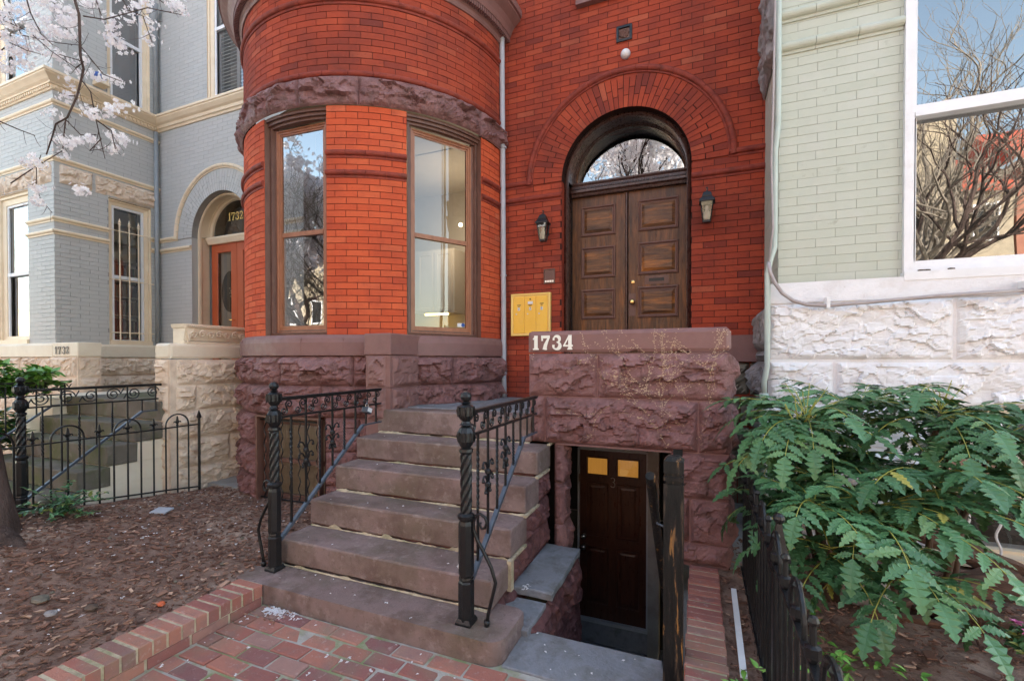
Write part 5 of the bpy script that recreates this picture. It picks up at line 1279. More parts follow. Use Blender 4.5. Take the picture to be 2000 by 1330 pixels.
def rowlock(mb, x0, x1, y0, y1, z0, z1, p=.068, jo=.0125):
    y = y1
    while y > y0:
        t = rnd(); w = p - jo; z = z1 + ru(-.003, .003); xa, xb = x0 + ru(-.004, .004), x1 + ru(-.004, .004); e = .004
        A = [(xa, y - w), (xb, y - w), (xb, y), (xa, y)]; T_ = [(xa + e, y - w + e), (xb - e, y - w + e), (xb - e, y - e), (xa + e, y - e)]
        mb.face([(u, v, z) for u, v in T_], t)
        for k in range(4):
            k2 = (k + 1) % 4; mb.face([(*A[k], z - e), (*A[k2], z - e), (*T_[k2], z), (*T_[k], z)], t); mb.face([(*A[k], z0), (*A[k2], z0), (*A[k2], z - e), (*A[k], z - e)], t)
        y -= p
ed = thing('brick_edging', 'red brick edging with pale mortar between the mulch bed and the brick path', 'kerb', (-2.57, 1., 0))
mb = MB(); rowlock(mb, -2.675, -2.475, -1.2, 2.0, .05, .122); y = 2.0
while y > -1.2: mb.box(-2.66, -2.472, y - .205, y - .008, -.02, .046, rnd()); y -= .213
mb.build('bricks', 'paver', ed); mb = MB(); mb.box(-2.668, -2.479, -1.2, 2.003, -.03, .119); mb.build('mortar', 'mortarline', ed)
ed = thing('brick_edging', 'red brick edging with pale mortar right of the worn wooden post', 'kerb', (.03, 2., 0))
mb = MB(); rowlock(mb, -.055, .125, -1.2, 3.27, .05, .125)
mb.box(-.052, .122, -1.2, 3.27, -.03, .047, .3); mb.build('bricks', 'paver', ed); mb = MB(); mb.box(-.049, .119, -1.2, 3.275, -.03, .1195); mb.build('mortar', 'mortarline', ed)
# street behind the camera
mb = MB(); mb.box(-60, 60, -5.2, -1.65, -.12, -.03); struct(mb, 'pavement', 'concrete')
mb = MB(); mb.box(-60, 60, -16, -5.3, -.12, -.085 + .05); struct(mb, 'street', 'asphalt')

# chips, petals, leaves
def scatter_chips(mb, n, reg, zf, smin, smax, zoff=.004):
    for _ in range(n):
        x = ru(reg[0], reg[1]); y = ru(reg[2], reg[3]); z = zf(x, y) + zoff + ru(0, .008); a = ru(0, PI); l = ru(smin, smax); w = l * ru(.15, .5)
        c, s = math.cos(a), math.sin(a); t = min(1, max(0, random.gauss(.42, .24))); tz = ru(-.25, .25)
        mb.obox((x, y, z), (c * l, s * l, tz * l), (-s * w, c * w, ru(-.2, .2) * w), (0, 0, ru(.0012, .003)), t)
mb = MB(); scatter_chips(mb, 8500, (-4.9, -2.7, -.2, 3.5), gz, .004, .018); scatter_chips(mb, 350, (-4.9, -2.7, .3, 3.3), gz, .015, .035)
o = struct(mb, 'wood_chips', 'chip', 'stuff')
mb = MB(); scatter_chips(mb, 5000, (.14, 2.9, .3, 4.0), gz, .004, .02, .012); scatter_chips(mb, 300, (.14, 2.9, .3, 4.0), gz, .02, .045, .012)
o = struct(mb, 'wood_chips', 'chip', 'stuff')
def petal_blob(mb, x, y, z, r, n=4):
    for _ in range(n):
        a = ru(0, 6.28); cx_, cy_ = x + ru(-r, r), y + ru(-r, r); s = ru(.005, .011)
        mb.face([(cx_ + s * math.cos(a), cy_ + s * math.sin(a), z + .002), (cx_ - s * .6 * math.sin(a), cy_ + s * .6 * math.cos(a), z + ru(.002, .008)), (cx_ - s * math.cos(a), cy_ - s * math.sin(a), z + .002), (cx_ + s * .6 * math.sin(a), cy_ - s * .6 * math.cos(a), z + ru(.001, .006))])
mb = MB()
for _ in range(230): x, y = ru(-4.9, -2.75), ru(.6, 3.3); petal_blob(mb, x, y, gz(x, y) + .012, .009, random.choice((1, 1, 2, 4)))
for _ in range(110): x, y = ru(-2.45, -.9), ru(.9, 1.98); petal_blob(mb, x, y, .004, .008, random.choice((1, 1, 3)))
for _ in range(160): petal_blob(mb, -2.40 + abs(random.gauss(0, .12)), 1.99 - abs(random.gauss(0, .03)), .004, .01, 2)
for k in range(6):
    for _ in range(5 if k else 12): x = ru(-2.5, -1.1); y = ru(SY[k] + .03, SY[k + 1] - .04) if k < 5 else ru(3.5, 4.6); petal_blob(mb, x, y, SZ[k] + .002, .008, random.choice((1, 1, 2)))
for _ in range(12): petal_blob(mb, ru(-.86, -.2), ru(2.05, 2.35), .006, .005, 1)
for _ in range(4): petal_blob(mb, ru(-1.0, -.86), 2.6 + ru(-.03, .05), .108, .02, 5)
struct(mb, 'fallen_petals', 'petal', 'stuff')
mb = MB()
def litter(n, reg, zf, s0=.012, s1=.03):
    for _ in range(n):
        x, y = ru(reg[0], reg[1]), ru(reg[2], reg[3]); z = zf(x, y) + .012; a = ru(0, 6.28); l = ru(s0, s1); c, s = math.cos(a), math.sin(a); t = ru(.5, 1.); w = l * ru(.3, .5); h1, h2 = ru(.002, .012), ru(.002, .012)
        m0, m1, m2 = (x - c * l, y - s * l, z + h1), (x, y, z), (x + c * l, y + s * l, z + h2)
        for sg in (-1, 1):
            e = (x - s * w * sg, y + c * w * sg, z + ru(.004, .014)); mb.face([m0, m1, e], t); mb.face([m1, m2, e], t)
litter(150, (-4.85, -2.75, .5, 3.3), gz); litter(150, (.14, 2.6, .8, 3.9), gz); litter(60, (-4.9, -4.5, 1.6, 3.2), gz); litter(40, (-2.9, -2.72, .8, 2.3), gz); litter(26, (-2.45, -2.2, 1.85, 1.99), lambda x, y: -.005, .006, .014)
for _ in range(46):
    rgn = (-4.8, -2.8, .6, 3.2) if rnd() < .6 else (.15, 2.2, .9, 3.8); x, y = ru(rgn[0], rgn[1]), ru(rgn[2], rgn[3]); a = ru(0, 3.14); l = ru(.05, .16); z = gz(x, y) + .014
    mb.tube([(x, y, z), (x + l * .5 * math.cos(a), y + l * .5 * math.sin(a), z + .008), (x + l * math.cos(a + .3), y + l * math.sin(a + .3), gz(x, y) + .012)], [.0028, .002, .0012], 4, t=ru(.2, .9))
struct(mb, 'leaf_litter', 'chip', 'stuff')
def stone(name, lab, cat, x, y, z, rx, ry, rz, m, grp=None):
    mb = MB(); s = ru(0, 99); n = 12
    def fn(a, b):
        th, ph = a * 2 * PI, b * PI; d = Vector((math.cos(th) * math.sin(ph), math.sin(th) * math.sin(ph), -math.cos(ph))); k = 1 + .28 * N3(d.x * 1.3 + s, d.y * 1.3, d.z * 1.3, 3)
        return (x + rx * d.x * k, y + ry * d.y * k, z + rz * d.z * k)
    mb.grid(fn, n, n); o = mb.build(name, m, None, smooth=False, loc=(x, y, z - rz)); tag(o, lab, cat, grp); return o
stone('stone', 'flat grey-brown stone lying at the left of the mulch near the tree', 'stone', -3.35, 1.33, .185, .06, .035, .012, 'oldstone')
stone('stone', 'grey rounded stone beside the flat one in the mulch', 'stone', -3.12, 1.28, .18, .03, .025, .012, 'greystone')
stone('pebble', 'orange pebble in the mulch near the brick edging', 'stone', -2.80, 1.62, .125, .024, .018, .012, 'orange')
stone('stone', 'tan clod half buried in the mulch left of the orange pebble', 'stone', -3.05, 1.42, .155, .035, .028, .014, 'rust')
stone('rock', 'squarish grey rock lying under the green shrub', 'rock', .86, 3.15, .20, .14, .10, .10, 'greystone')
for k in range(46):
    x, y = ru(-4.7, -2.8), ru(.9, 2.9); s = ru(.006, .014)
    mb = None
    if k < 30: stone('clod', 'small tan clod among the wood chips of the mulch bed', 'clod', x, y, gz(x, y) + .01, s * 1.3, s, s * .6, random.choice(('beigecap' if k % 7 == 0 else 'rust', 'rust', 'oldstone')), 'clods in the mulch bed')
mb = MB(); mb.obox((-4.30, 2.50, gz(-4.3, 2.5) + .02), (.07, .02, 0), (-.02, .05, .005), (0, 0, .006)); o = mb.build('valve_cover', 'galv', None, loc=(-4.3, 2.5, .15)); tag(o, 'small grey plastic valve cover lying flat in the mulch', 'cover')
mb = MB(); p0, p1 = Vector((.198, 3.02, .125)), Vector((.186, 2.2, .125)); d_ = (p1 - p0) / 2; mb.obox((p0 + p1) / 2, (.014, 0, 0), d_, (0, 0, .006)); o = mb.build('wooden_stake', 'white', None, loc=tuple((p0 + p1) / 2)); tag(o, 'white wooden stake lying on the soil beside the right brick edging', 'stake')
# firewood
def logp(lab, a, b, w, h):
    a, b = Vector(a), Vector(b); d = (b - a); l = d.length; d.normalize(); s = d.cross(Vector((0, 0, 1))).normalized(); u = s.cross(d); s_ = ru(0, 99)
    mb = MB(); n = 18; prof = [(-1, -.8), (-.3, -1), (.8, -.9), (1, -.2), (.9, .7), (.2, 1), (-.8, .8), (-1, .1)]
    i0 = len(mb.v)
    for k in range(n + 1):
        p = a + d * l * k / n + (d * ru(-.012, .012) if k in (0, n) else Vector())
        for q, (pa, pb) in enumerate(prof):
            f = 1 + .22 * N3(k * .3 + s_, q * 1.7, s_, 3); mb.v.append(tuple(p + s * (pa * w * f) + u * (pb * h * f)))
    for k in range(n):
        for q in range(8): q2 = (q + 1) % 8; mb.f.append((i0 + k * 8 + q, i0 + k * 8 + q2, i0 + k * 8 + 8 + q2, i0 + k * 8 + 8 + q)); mb.t.append(0.)
    mb.f.append(tuple(range(i0 + 7, i0 - 1, -1))); mb.t.append(0.); mb.f.append(tuple(range(i0 + n * 8, i0 + n * 8 + 8))); mb.t.append(0.)
    o = mb.build('firewood_log', 'log', None, loc=tuple((a + b) / 2)); tag(o, lab, 'firewood', 'split firewood against the white base')
logp('dark split log highest on the pile below the wavy-barred window', (1.05, 3.55, .52), (1.62, 3.62, .26), .06, .045)
logp('brown split log with pale end resting against the window ledge', (1.30, 3.72, .42), (1.85, 3.66, .22), .055, .04)
logp('flat grey plank slanting up to the right across the pile', (1.00, 3.16, .16), (1.62, 3.45, .30), .07, .022)
logp('reddish brown log at the right edge under the plank', (1.45, 3.52, .16), (2.05, 3.60, .22), .07, .055)
logp('thin splintered stick lying on the mulch in front of the pile', (.85, 3.05, .13), (1.30, 2.95, .15), .02, .018)
logp('dark log behind the shrub leaning on the white base', (.95, 3.75, .30), (1.45, 3.80, .62), .05, .05)
logp('short weathered log at the foot of the pile', (1.20, 3.20, .14), (1.48, 3.12, .14), .05, .04)

# ================================================================== PLANTS
def leaflet(mb, o, d, up, L, W, t, spiny=True, droop=.25):
    """spiny leaflet folded along its midrib"""
    d = d.normalized(); s = d.cross(up).normalized(); n = s.cross(d)
    ks = (0, .13, .28, .45, .62, .80, 1.0); ws = (0, .34, .50, .48, .36, .19, 0)
    mid = [o + d * (L * k) - n * (L * droop * k * k) for k in ks]
    i = len(mb.v); mb.v += [tuple(p) for p in mid]; iL = len(mb.v)
    for sg in (-1, 1):
        for j in range(1, 6):
            for tip in ((0, 1) if spiny else (0,)):
                ww = W * ws[j] * (1.42 if tip else .84); kk = ks[j] + (.055 if tip else 0)
                mb.v.append(tuple(o + d * (L * kk) - n * (L * droop * kk * kk) + s * (sg * ww) + n * (ww * (.28 - .2 * tip))))
    m = 10 if spiny else 5
    for q, sg in ((0, -1), (1, 1)):
        e = [iL + q * m + r for r in range(m)]; st = 2 if spiny else 1
        tris = [(i, e[0], i + 1)] if not spiny else [(i, e[0], e[1], i + 1)]
        for j in range(4):
            if spiny: tris.append((i + 1 + j, e[st * j + 1], e[st * j + 2], e[st * j + 3], i + 2 + j))
            else: tris.append((i + 1 + j, e[j], e[j + 1], i + 2 + j))
        tris.append((i + 5, e[-1], i + 6))
        for f in tris: mb.f.append(f if sg > 0 else f[::-1]); mb.t.append(t)
def frond(lf, st, o, az, el, L, n, lw, droop=1.0, t=.5):
    pts = []; p = Vector(o); e = el; a = az; m = 12
    for k in range(m + 1):
        pts.append(p.copy()); dv = Vector((math.cos(a) * math.cos(e), math.sin(a) * math.cos(e), math.sin(e))); p = p + dv * (L / m); e -= droop * (1.6 / m) * (.4 + k / m)
    st.tube(pts, [.0032] * 6 + [.0022] * (m - 5), 4, cap=False)
    for j in range(n):
        f = .16 + .80 * j / (n - 1); k = min(m - 1, int(f * m)); q = pts[k].lerp(pts[k + 1], f * m - k); d = (pts[k + 1] - pts[k]).normalized()
        s = d.cross(Vector((0, 0, 1)))
        if s.length < .05: s = Vector((1, 0, 0))
        s.normalize(); up = s.cross(d).normalized(); ll = lw * (1.0 + .35 * math.sin(PI * min(1, f * 1.1))) * ru(.72, 1.2)
        for sg in (-1, 1):
            dd = (s * sg + d * ru(.3, .75) + up * ru(-.35, .3)).normalized(); tt = min(.78, max(0, t + random.gauss(0, .2)))
            if rnd() < .008: tt = 1.
            elif rnd() < .02: continue
            leaflet(lf, q, dd, up, ll, ll * .30, tt, droop=ru(.1, .35))
    leaflet(lf, pts[-1], (pts[-1] - pts[-2]), Vector((0, 0, 1)), lw * 1.5, lw * .62, t)
mah = thing('mahonia_shrub', 'large dark green shrub with spiny feathered fronds in front of the white stone base', 'shrub', (.95, 3.2, .1))
lf, st, sp, wd_ = MB(), MB(), MB(), MB()
RO_ = [((.55, 2.95, 1.17), 15, .40, .8), ((.76, 2.75, .74), 15, .46, .9), ((1.17, 3.05, 1.22), 16, .50, .85), ((.90, 3.35, 1.17), 12, .45, .8), ((1.50, 3.30, 1.05), 14, .46, .9),
       ((1.05, 2.85, .92), 13, .46, .9), ((.50, 3.25, .92), 12, .36, .9), ((1.42, 3.1, .95), 7, .40, .8), ((.75, 3.25, .6), 10, .4, .9), ((.60, 2.66, .56), 9, .36, .9), ((.86, 2.62, .50), 8, .38, .8), ((.45, 3.05, .65), 8, .34, .9), ((1.05, 3.25, .80), 12, .44, .8), ((.70, 3.1, .95), 12, .40, .8), ((1.3, 3.2, 1.1), 10, .42, .8), ((.52, 2.6, .80), 9, .32, .9)]
for (c, n, L, dr) in RO_:
    ph = ru(0, 6)
    for k in range(n):
        az = ph + k * 2.4; frond(lf, st, Vector(c) + Vector((0, 0, ru(-.04, .02))), az, ru(-.1, .8), L * ru(.75, 1.1), random.choice((6, 7, 8)), .102, dr * ru(.6, 1.25), ru(.2, .65))
    base = Vector((c[0] * .55 + .42, 3.15, .08)); wd_.tube([base, base.lerp(Vector(c), .5) + Vector((0, .08, .1)), Vector(c)], [.018, .015, .01], 7)
for c in ((.55, 2.95, 1.19), (1.17, 3.05, 1.24), (.76, 2.75, .77), (.50, 2.85, 1.12)):
    for k in range(6):
        a = k * 1.05 + ru(-.2, .2); e = ru(.75, 1.2); d = Vector((math.cos(a) * math.cos(e), math.sin(a) * math.cos(e), math.sin(e))); L = ru(.10, .20); c_ = Vector(c)
        sp.tube([c_, c_ + d * L * .5, c_ + d * L + Vector((0, 0, .01))], [.003, .0026, .0018], 4)
        for j in range(9):
            q = c_ + d * (L * (.3 + .7 * j / 9)); w = j * 2.4; sp.sphere((q.x + .004 * math.cos(w), q.y + .004 * math.sin(w), q.z), .0028, 4)
# fronds sweeping down toward the lower right
for (o, az, el, L, dr) in (((.76, 2.75, .76), -.55, .45, .62, .75), ((.76, 2.75, .74), -.95, .3, .58, .8), ((.8, 2.72, .74), -.2, .5, .6, .6), ((.74, 2.72, .72), -1.5, .35, .5, .9), ((.78, 2.74, .76), .05, .55, .5, .5), ((1.17, 3.05, 1.22), -.35, .35, .6, .6), ((1.2, 3.05, 1.2), -.7, .2, .6, .7), ((1.05, 2.85, .85), -.75, .2, .5, .7), ((.8, 2.7, .6), -1.1, .0, .5, .6), ((.55, 2.95, 1.17), 3.0, .35, .40, .9), ((.55, 2.95, 1.15), -2.3, .3, .40, 1.), ((.52, 2.95, 1.1), -1.9, .3, .42, 1.), ((.5, 2.9, 1.05), 3.5, .0, .36, .8)):
    frond(lf, st, Vector(o), az, el, L, 8, .108, dr, ru(.45, .7))
lf.build('foliage', 'leaf', mah); st.build('frond_stems', 'stem', mah); sp.build('flower_spikes', 'stem', mah); wd_.build('trunk', 'rust', mah, smooth=True)
def leafy_plant(name, lab, cat, c, n, r, h, ls, m='leafy', seed_stems=6, trail=0., pink=0):
    t = thing(name, lab, cat, c); lf, st = MB(), MB(); c = Vector(c)
    for k in range(seed_stems):
        a = ru(0, 6.28); e = ru(.3, 1.2) * (1 - trail); p = c.copy(); pts = [p.copy()]; L = ru(.7, 1.) * max(r, h)
        for j in range(7):
            d = Vector((math.cos(a) * math.cos(e), math.sin(a) * math.cos(e), math.sin(e))); p = p + d * L / 7; e -= .12; a += ru(-.25, .25); p.z = max(p.z, c.z + .01); pts.append(p.copy())
            for q in range(n):
                dd = Vector((ru(-1, 1), ru(-1, 1), ru(-.2, .7))); leaflet(lf, p, dd, Vector((ru(-.3, .3), ru(-.3, .3), 1)), ls * ru(.7, 1.2), ls * .62, rnd(), spiny=False)
        st.tube(pts, .0022, 4)
    lf.build('foliage', m, t); st.build('stems', 'rust', t)
    if pink:
        pm_ = MB()
        for _ in range(pink):
            q = c + Vector((ru(-r, r) * .7, ru(-r, r) * .5, h * ru(.6, 1.2)))
            for k in range(9): a = k * .7; leaflet(pm_, q, Vector((math.cos(a), math.sin(a), ru(.2, 1.2))), Vector((0, 0, 1)), .03, .024, 0, spiny=False)
        pm_.build('flowers', 'pink', t)
leafy_plant('creeping_plant', 'light green round-leaved plant trailing under the shrub behind the iron fence', 'plant', (.55, 2.35, .12), 2, .30, .42, .045, seed_stems=8)
leafy_plant('creeping_plant', 'small bright green sprigs at the foot of the ball-tipped fence', 'plant', (.20, 2.06, .10), 2, .1, .12, .035, seed_stems=5)
leafy_plant('creeping_plant', 'bright green sprigs between the fence pickets at the bottom of the photo', 'plant', (.36, 1.85, .10), 2, .1, .12, .035, seed_stems=5)
leafy_plant('flowering_plant', 'low plant with pink blooms by the firewood', 'flower', (1.42, 2.95, .12), 2, .14, .12, .05, m='leaf', seed_stems=6, pink=2)
leafy_plant('ivy', 'patch of dark ivy at the foot of the hooped fence by the tree', 'ivy', (-4.72, 2.0, .27), 4, .35, .16, .05, m='leaf', seed_stems=16)
leafy_plant('green_shrub', 'glossy green shrub at the left edge in front of the blue-grey house', 'shrub', (-7.15, 2.55, 1.1), 7, .45, .55, .13, m='leafy', seed_stems=26)
leafy_plant('green_shrub', 'lower leafy shrub behind the newel post of the mossy stoop', 'shrub', (-7.4, 2.4, .5), 6, .5, .55, .12, m='leaf', seed_stems=22)

# flowering cherry in the front yard
TW = [[(-3.42, 1.54, 3.67), (-3.42, 1.54, 3.62), (-3.4, 1.55, 3.54), (-3.39, 1.55, 3.29), (-3.38, 1.56, 3.22), (-3.39, 1.55, 3.14), (-3.41, 1.54, 3.05), (-3.47, 1.52, 2.93), (-3.52, 1.49, 2.89), (-3.54, 1.48, 2.81), (-3.58, 1.47, 2.71)],
[(-3.68, 1.69, 3.29), (-3.63, 1.71, 3.22), (-3.59, 1.72, 3.03), (-3.57, 1.73, 2.92), (-3.54, 1.74, 2.79)],
[(-4.08, 1.78, 3.18), (-4.1, 1.78, 3.09), (-4.1, 1.77, 2.95), (-4.27, 1.7, 2.84), (-4.27, 1.7, 2.72), (-4.25, 1.71, 2.62), (-4.17, 1.74, 2.52)],
[(-3.96, 1.39, 3.59), (-3.92, 1.4, 3.56), (-3.76, 1.47, 3.48), (-3.63, 1.52, 3.36), (-3.49, 1.57, 3.26)],
[(-4.26, 1.53, 3.91), (-4.23, 1.54, 3.82), (-4.13, 1.58, 3.63), (-3.91, 1.67, 3.58), (-3.77, 1.72, 3.56)],
[(-3.99, 1.9, 4.1), (-3.93, 1.92, 3.93), (-3.87, 1.94, 3.8), (-3.8, 1.97, 3.72)],
[(-3.53, 1.63, 3.62), (-3.41, 1.68, 3.6), (-3.16, 1.78, 3.67), (-2.95, 1.86, 3.62)],
[(-3.6, 1.86, 3.95), (-3.55, 1.88, 3.84), (-3.46, 1.92, 3.8), (-3.4, 1.94, 3.62)],
[(-4.24, 1.85, 3.23), (-4.14, 1.89, 3.12), (-4.03, 1.93, 3.12), (-4.29, 1.83, 3.06)],
[(-4.11, 1.45, 3.01), (-3.98, 1.5, 2.95), (-3.88, 1.54, 2.91)],
[(-4.35, 1.6, 2.7), (-4.19, 1.67, 2.82), (-4.16, 1.68, 2.89)],
[(-3.7, 1.43, 3.67), (-3.66, 1.44, 3.54), (-3.6, 1.46, 3.42), (-3.55, 1.49, 3.36)],
[(-3.7, 1.69, 3.52), (-3.55, 1.74, 3.33), (-3.45, 1.79, 3.29)],
[(-4.02, 1.81, 3.33), (-4.06, 1.79, 3.33)],
[(-3.37, 1.62, 2.94), (-3.29, 1.65, 2.88), (-3.27, 1.66, 2.77)],
[(-3.64, 1.77, 2.95), (-3.71, 1.74, 2.87), (-3.62, 1.77, 2.88)],
[(-3.62, 2.05, 4.1), (-3.53, 2.09, 4.03), (-3.4, 2.14, 3.98)],
[(-3.57, 1.61, 3.3), (-3.53, 1.63, 3.34), (-3.66, 1.57, 3.38)],
[(-4.37, 1.54, 3.53), (-4.28, 1.58, 3.62), (-4.18, 1.62, 3.57), (-4.05, 1.67, 3.53)],
[(-4.34, 1.82, 4.13), (-4.3, 1.83, 4.02), (-4.22, 1.87, 3.85), (-4.15, 1.89, 3.78)]]
BL = [(-3.8, 1.38, 3.57), (-3.84, 1.42, 3.51), (-3.88, 1.46, 3.64), (-3.85, 1.53, 3.68), (-3.86, 1.58, 3.67), (-3.85, 1.64, 3.77), (-3.84, 1.7, 3.79), (-4.14, 1.63, 3.74), (-4.14, 1.68, 3.7), (-4.16, 1.73, 3.67), (-4.37, 1.69, 3.67), (-4.37, 1.75, 3.72), (-4.62, 1.7, 3.78), (-3.8, 1.38, 3.29), (-3.57, 1.53, 3.47), (-3.58, 1.58, 3.49), (-3.61, 1.62, 3.6), (-3.77, 1.61, 3.42), (-3.69, 1.7, 3.43), (-3.81, 1.7, 3.41), (-3.9, 1.72, 3.36), (-3.8, 1.82, 3.42), (-3.81, 1.87, 3.45), (-3.78, 1.93, 3.45), (-4.15, 1.83, 3.37), (-4.1, 1.91, 3.3), (-3.32, 1.58, 2.95), (-3.29, 1.64, 2.99), (-3.27, 1.7, 3.05), (-3.73, 1.57, 3.03), (-3.77, 1.61, 2.9), (-3.77, 1.66, 2.89), (-3.78, 1.71, 2.93), (-3.77, 1.77, 2.97), (-3.69, 1.86, 3.03), (-3.69, 1.91, 3.02), (-3.79, 1.92, 2.97), (-4.19, 1.81, 2.96), (-4.49, 1.74, 2.91), (-3.62, 1.45, 2.67), (-3.67, 1.48, 2.53), (-3.75, 1.5, 2.47), (-3.58, 1.63, 2.55), (-3.46, 1.74, 3.65), (-3.51, 1.77, 3.62), (-3.58, 1.8, 3.6), (-3.58, 1.85, 3.58), (-3.59, 1.9, 3.81), (-3.67, 1.93, 3.92), (-3.61, 2.01, 3.97), (-3.63, 2.05, 3.89), (-3.66, 2.09, 3.81), (-2.88, 1.76, 3.6), (-2.89, 1.81, 3.6), (-3.46, 1.63, 3.69), (-3.27, 1.77, 3.73), (-3.98, 1.53, 3.38), (-4.17, 1.51, 3.8), (-3.76, 1.73, 3.84), (-3.41, 1.93, 3.89), (-4.29, 1.62, 3.73), (-4.35, 1.65, 3.68), (-4.47, 1.65, 3.91), (-4.44, 1.72, 4.01), (-4.35, 1.81, 3.9), (-3.81, 1.38, 3.42), (-3.71, 1.48, 3.46), (-3.94, 1.43, 3.28), (-3.95, 1.48, 3.42), (-3.73, 1.63, 3.64), (-3.88, 1.63, 3.79), (-3.89, 1.68, 3.75), (-4.08, 1.65, 3.88), (-4.39, 1.58, 3.8)]

ch = thing('cherry_tree', 'flowering cherry with pale pink blossom hanging into the upper left of the view', 'tree', (-4.45, 1.4, .25))
mb = MB()
def barkr(k, q): return 1
tr = [(-4.62, 1.5, .05), (-4.62, 1.5, .3), (-4.64, 1.48, .6), (-4.70, 1.45, 1.1), (-4.84, 1.36, 1.8), (-5.0, 1.18, 2.6), (-5.02, .9, 3.6), (-4.8, .5, 4.6), (-4.5, 0, 5.8)]
mb.tube(tr, [.30, .22, .19, .175, .17, .165, .15, .13, .08], 14)
for a in (.2, -.5, -1.3, 2.6): mb.tube([(-4.62, 1.5, .34), (-4.62 + .26 * math.cos(a), 1.5 + .28 * math.sin(a), .25), (-4.62 + .5 * math.cos(a), 1.5 + .5 * math.sin(a), .16)], [.12, .085, .03], 8)
mb.build('trunk', 'bark', ch, smooth=True)
br = MB(); bl = MB()
def flower(mb, p, s, n3=None):
    n_ = Vector((ru(-1, 1), ru(-1, 1), ru(-.9, .6))).normalized() if n3 is None else n3; a = n_.orthogonal().normalized(); b = n_.cross(a); w0 = ru(0, 1.2)
    for k in range(5):
        w = w0 + k * 1.2566; u = a * math.cos(w) + b * math.sin(w); v = a * -math.sin(w) + b * math.cos(w)
        mb.face([tuple(p), tuple(p + u * s * .6 + v * s * .38 + n_ * s * .25), tuple(p + u * s + n_ * s * .3), tuple(p + u * s * .6 - v * s * .38 + n_ * s * .25)])
for k, t_ in enumerate(TW):
    r0 = .0085 if k == 0 else .0042; m = len(t_); br.tube(t_, [max(.0014, r0 * (1 - .62 * j / m)) for j in range(m)], 5)
    for j in range(m - 1):
        a, b = Vector(t_[j]), Vector(t_[j + 1])
        for _ in range(2):
            q = a.lerp(b, rnd()); d = Vector((ru(-1, 1), ru(-.6, .6), ru(-1, .5))).normalized(); br.tube([q, q + d * .05 + Vector((0, 0, -.01)), q + d * ru(.07, .13)], [.0016, .0012, .0008], 4)
for i, c in enumerate(BL):
    c = Vector(c); n = random.choice((14, 20, 26)); r = ru(.019, .031)
    for _ in range(n):
        p = c + Vector((random.gauss(0, r), random.gauss(0, r), random.gauss(0, r * .62))); flower(bl, p, ru(.013, .018), (p - c).normalized() + Vector((0, 0, .01)) if (p - c).length > .01 else None)
for s_, e_ in (((-5.1, 1.1, 3.0), (-4.37, 1.54, 3.53)), ((-5.05, .9, 3.6), (-3.42, 1.54, 3.75)), ((-4.9, .7, 4.2), (-3.99, 1.9, 4.15)), ((-4.9, .7, 4.2), (-3.6, 1.86, 4.0)), ((-4.9, .7, 4.2), (-3.62, 2.05, 4.15)), ((-4.9, .7, 4.2), (-4.34, 1.82, 4.2)), ((-5.05, .9, 3.5), (-3.96, 1.39, 3.65)), ((-5.05, .9, 3.5), (-3.7, 1.43, 3.72)), ((-4.9, .7, 4.0), (-4.26, 1.53, 3.96)), ((-5.1, 1.1, 3.0), (-4.11, 1.45, 3.01))):
    s_, e_ = Vector(s_), Vector(e_); m_ = s_.lerp(e_, .5) + Vector((0, 0, .3)); br.tube([s_, s_.lerp(m_, .5) + Vector((0, 0, .12)), m_, e_ + Vector((-.05, 0, .12)), e_], [.03, .022, .014, .009, .006], 6)
def grow(br, bl, p, d, L, r, dep, fl, dens, fs=.03, droopy=0.):
    p = Vector(p); d = Vector(d).normalized(); pts = [p.copy()]; m = 5
    for k in range(m):
        d = (d + Vector((ru(-.28, .28), ru(-.28, .28), ru(-.18, .26) - droopy))).normalized(); p = p + d * L / m; pts.append(p.copy())
        if fl and dep <= 2:
            for _ in range(dens):
                q = p + Vector((random.gauss(0, .07), random.gauss(0, .07), random.gauss(0, .06))); flower(bl, q, fs * ru(.7, 1.2))
    br.tube(pts, [max(.003, r * (1 - .5 * k / m)) for k in range(m + 1)], 6 if r > .03 else 4, cap=False)
    if dep:
        for k in range(random.choice((2, 3, 3))):
            ax = Vector((ru(-1, 1), ru(-1, 1), ru(-.3, .8))).normalized(); grow(br, bl, pts[-1 - (k % 3)], d * .9 + ax * .8, L * ru(.62, .85), r * .55, dep - 1, fl, dens, fs, droopy)
for k in range(6):
    a = k * 1.05 + .3; grow(br, bl, (-4.7, .3, 4.9 + k * .1), (math.cos(a) * 1.2 - .1, math.sin(a) * 1.2 - .5, .5), 1.15, .07, 4, True, 3, .035)
br.build('branches', 'bark', ch); bl.build('blossom', 'petal', ch)

# street trees and houses across the street (seen in the window reflections)
def street_tree(name, lab, x, y, h, r, m, fl, lean=(0, 0), dep=5, dens=2, seed=1, L0=1.9):
    random.seed(seed); t = thing(name, lab, 'tree', (x, y, 0)); mb = MB(); b = MB(); f = MB()
    top = Vector((x + lean[0], y + lean[1], h)); mb.tube([(x, y, -.1), (x, y, .4), (x + lean[0] * .4, y + lean[1] * .4, h * .5), top], [r * 1.5, r * 1.1, r, r * .8], 12); mb.build('trunk', m, t, smooth=True)
    for k in range(4):
        a = k * 1.6 + seed; grow(b, f, top - Vector((0, 0, .25 * k)), (math.cos(a), math.sin(a), 1.1), L0, r * .6, dep, fl, dens, .06)
    b.build('branches', m, t)
    if f.v: f.build('blossom', 'petal', t)
street_tree('bare_tree', 'tall bare street tree behind the viewer reflected in the wide window', 3.1, -5.4, 2.6, .20, 'bark2', False, (.5, .3), 6, seed=3)
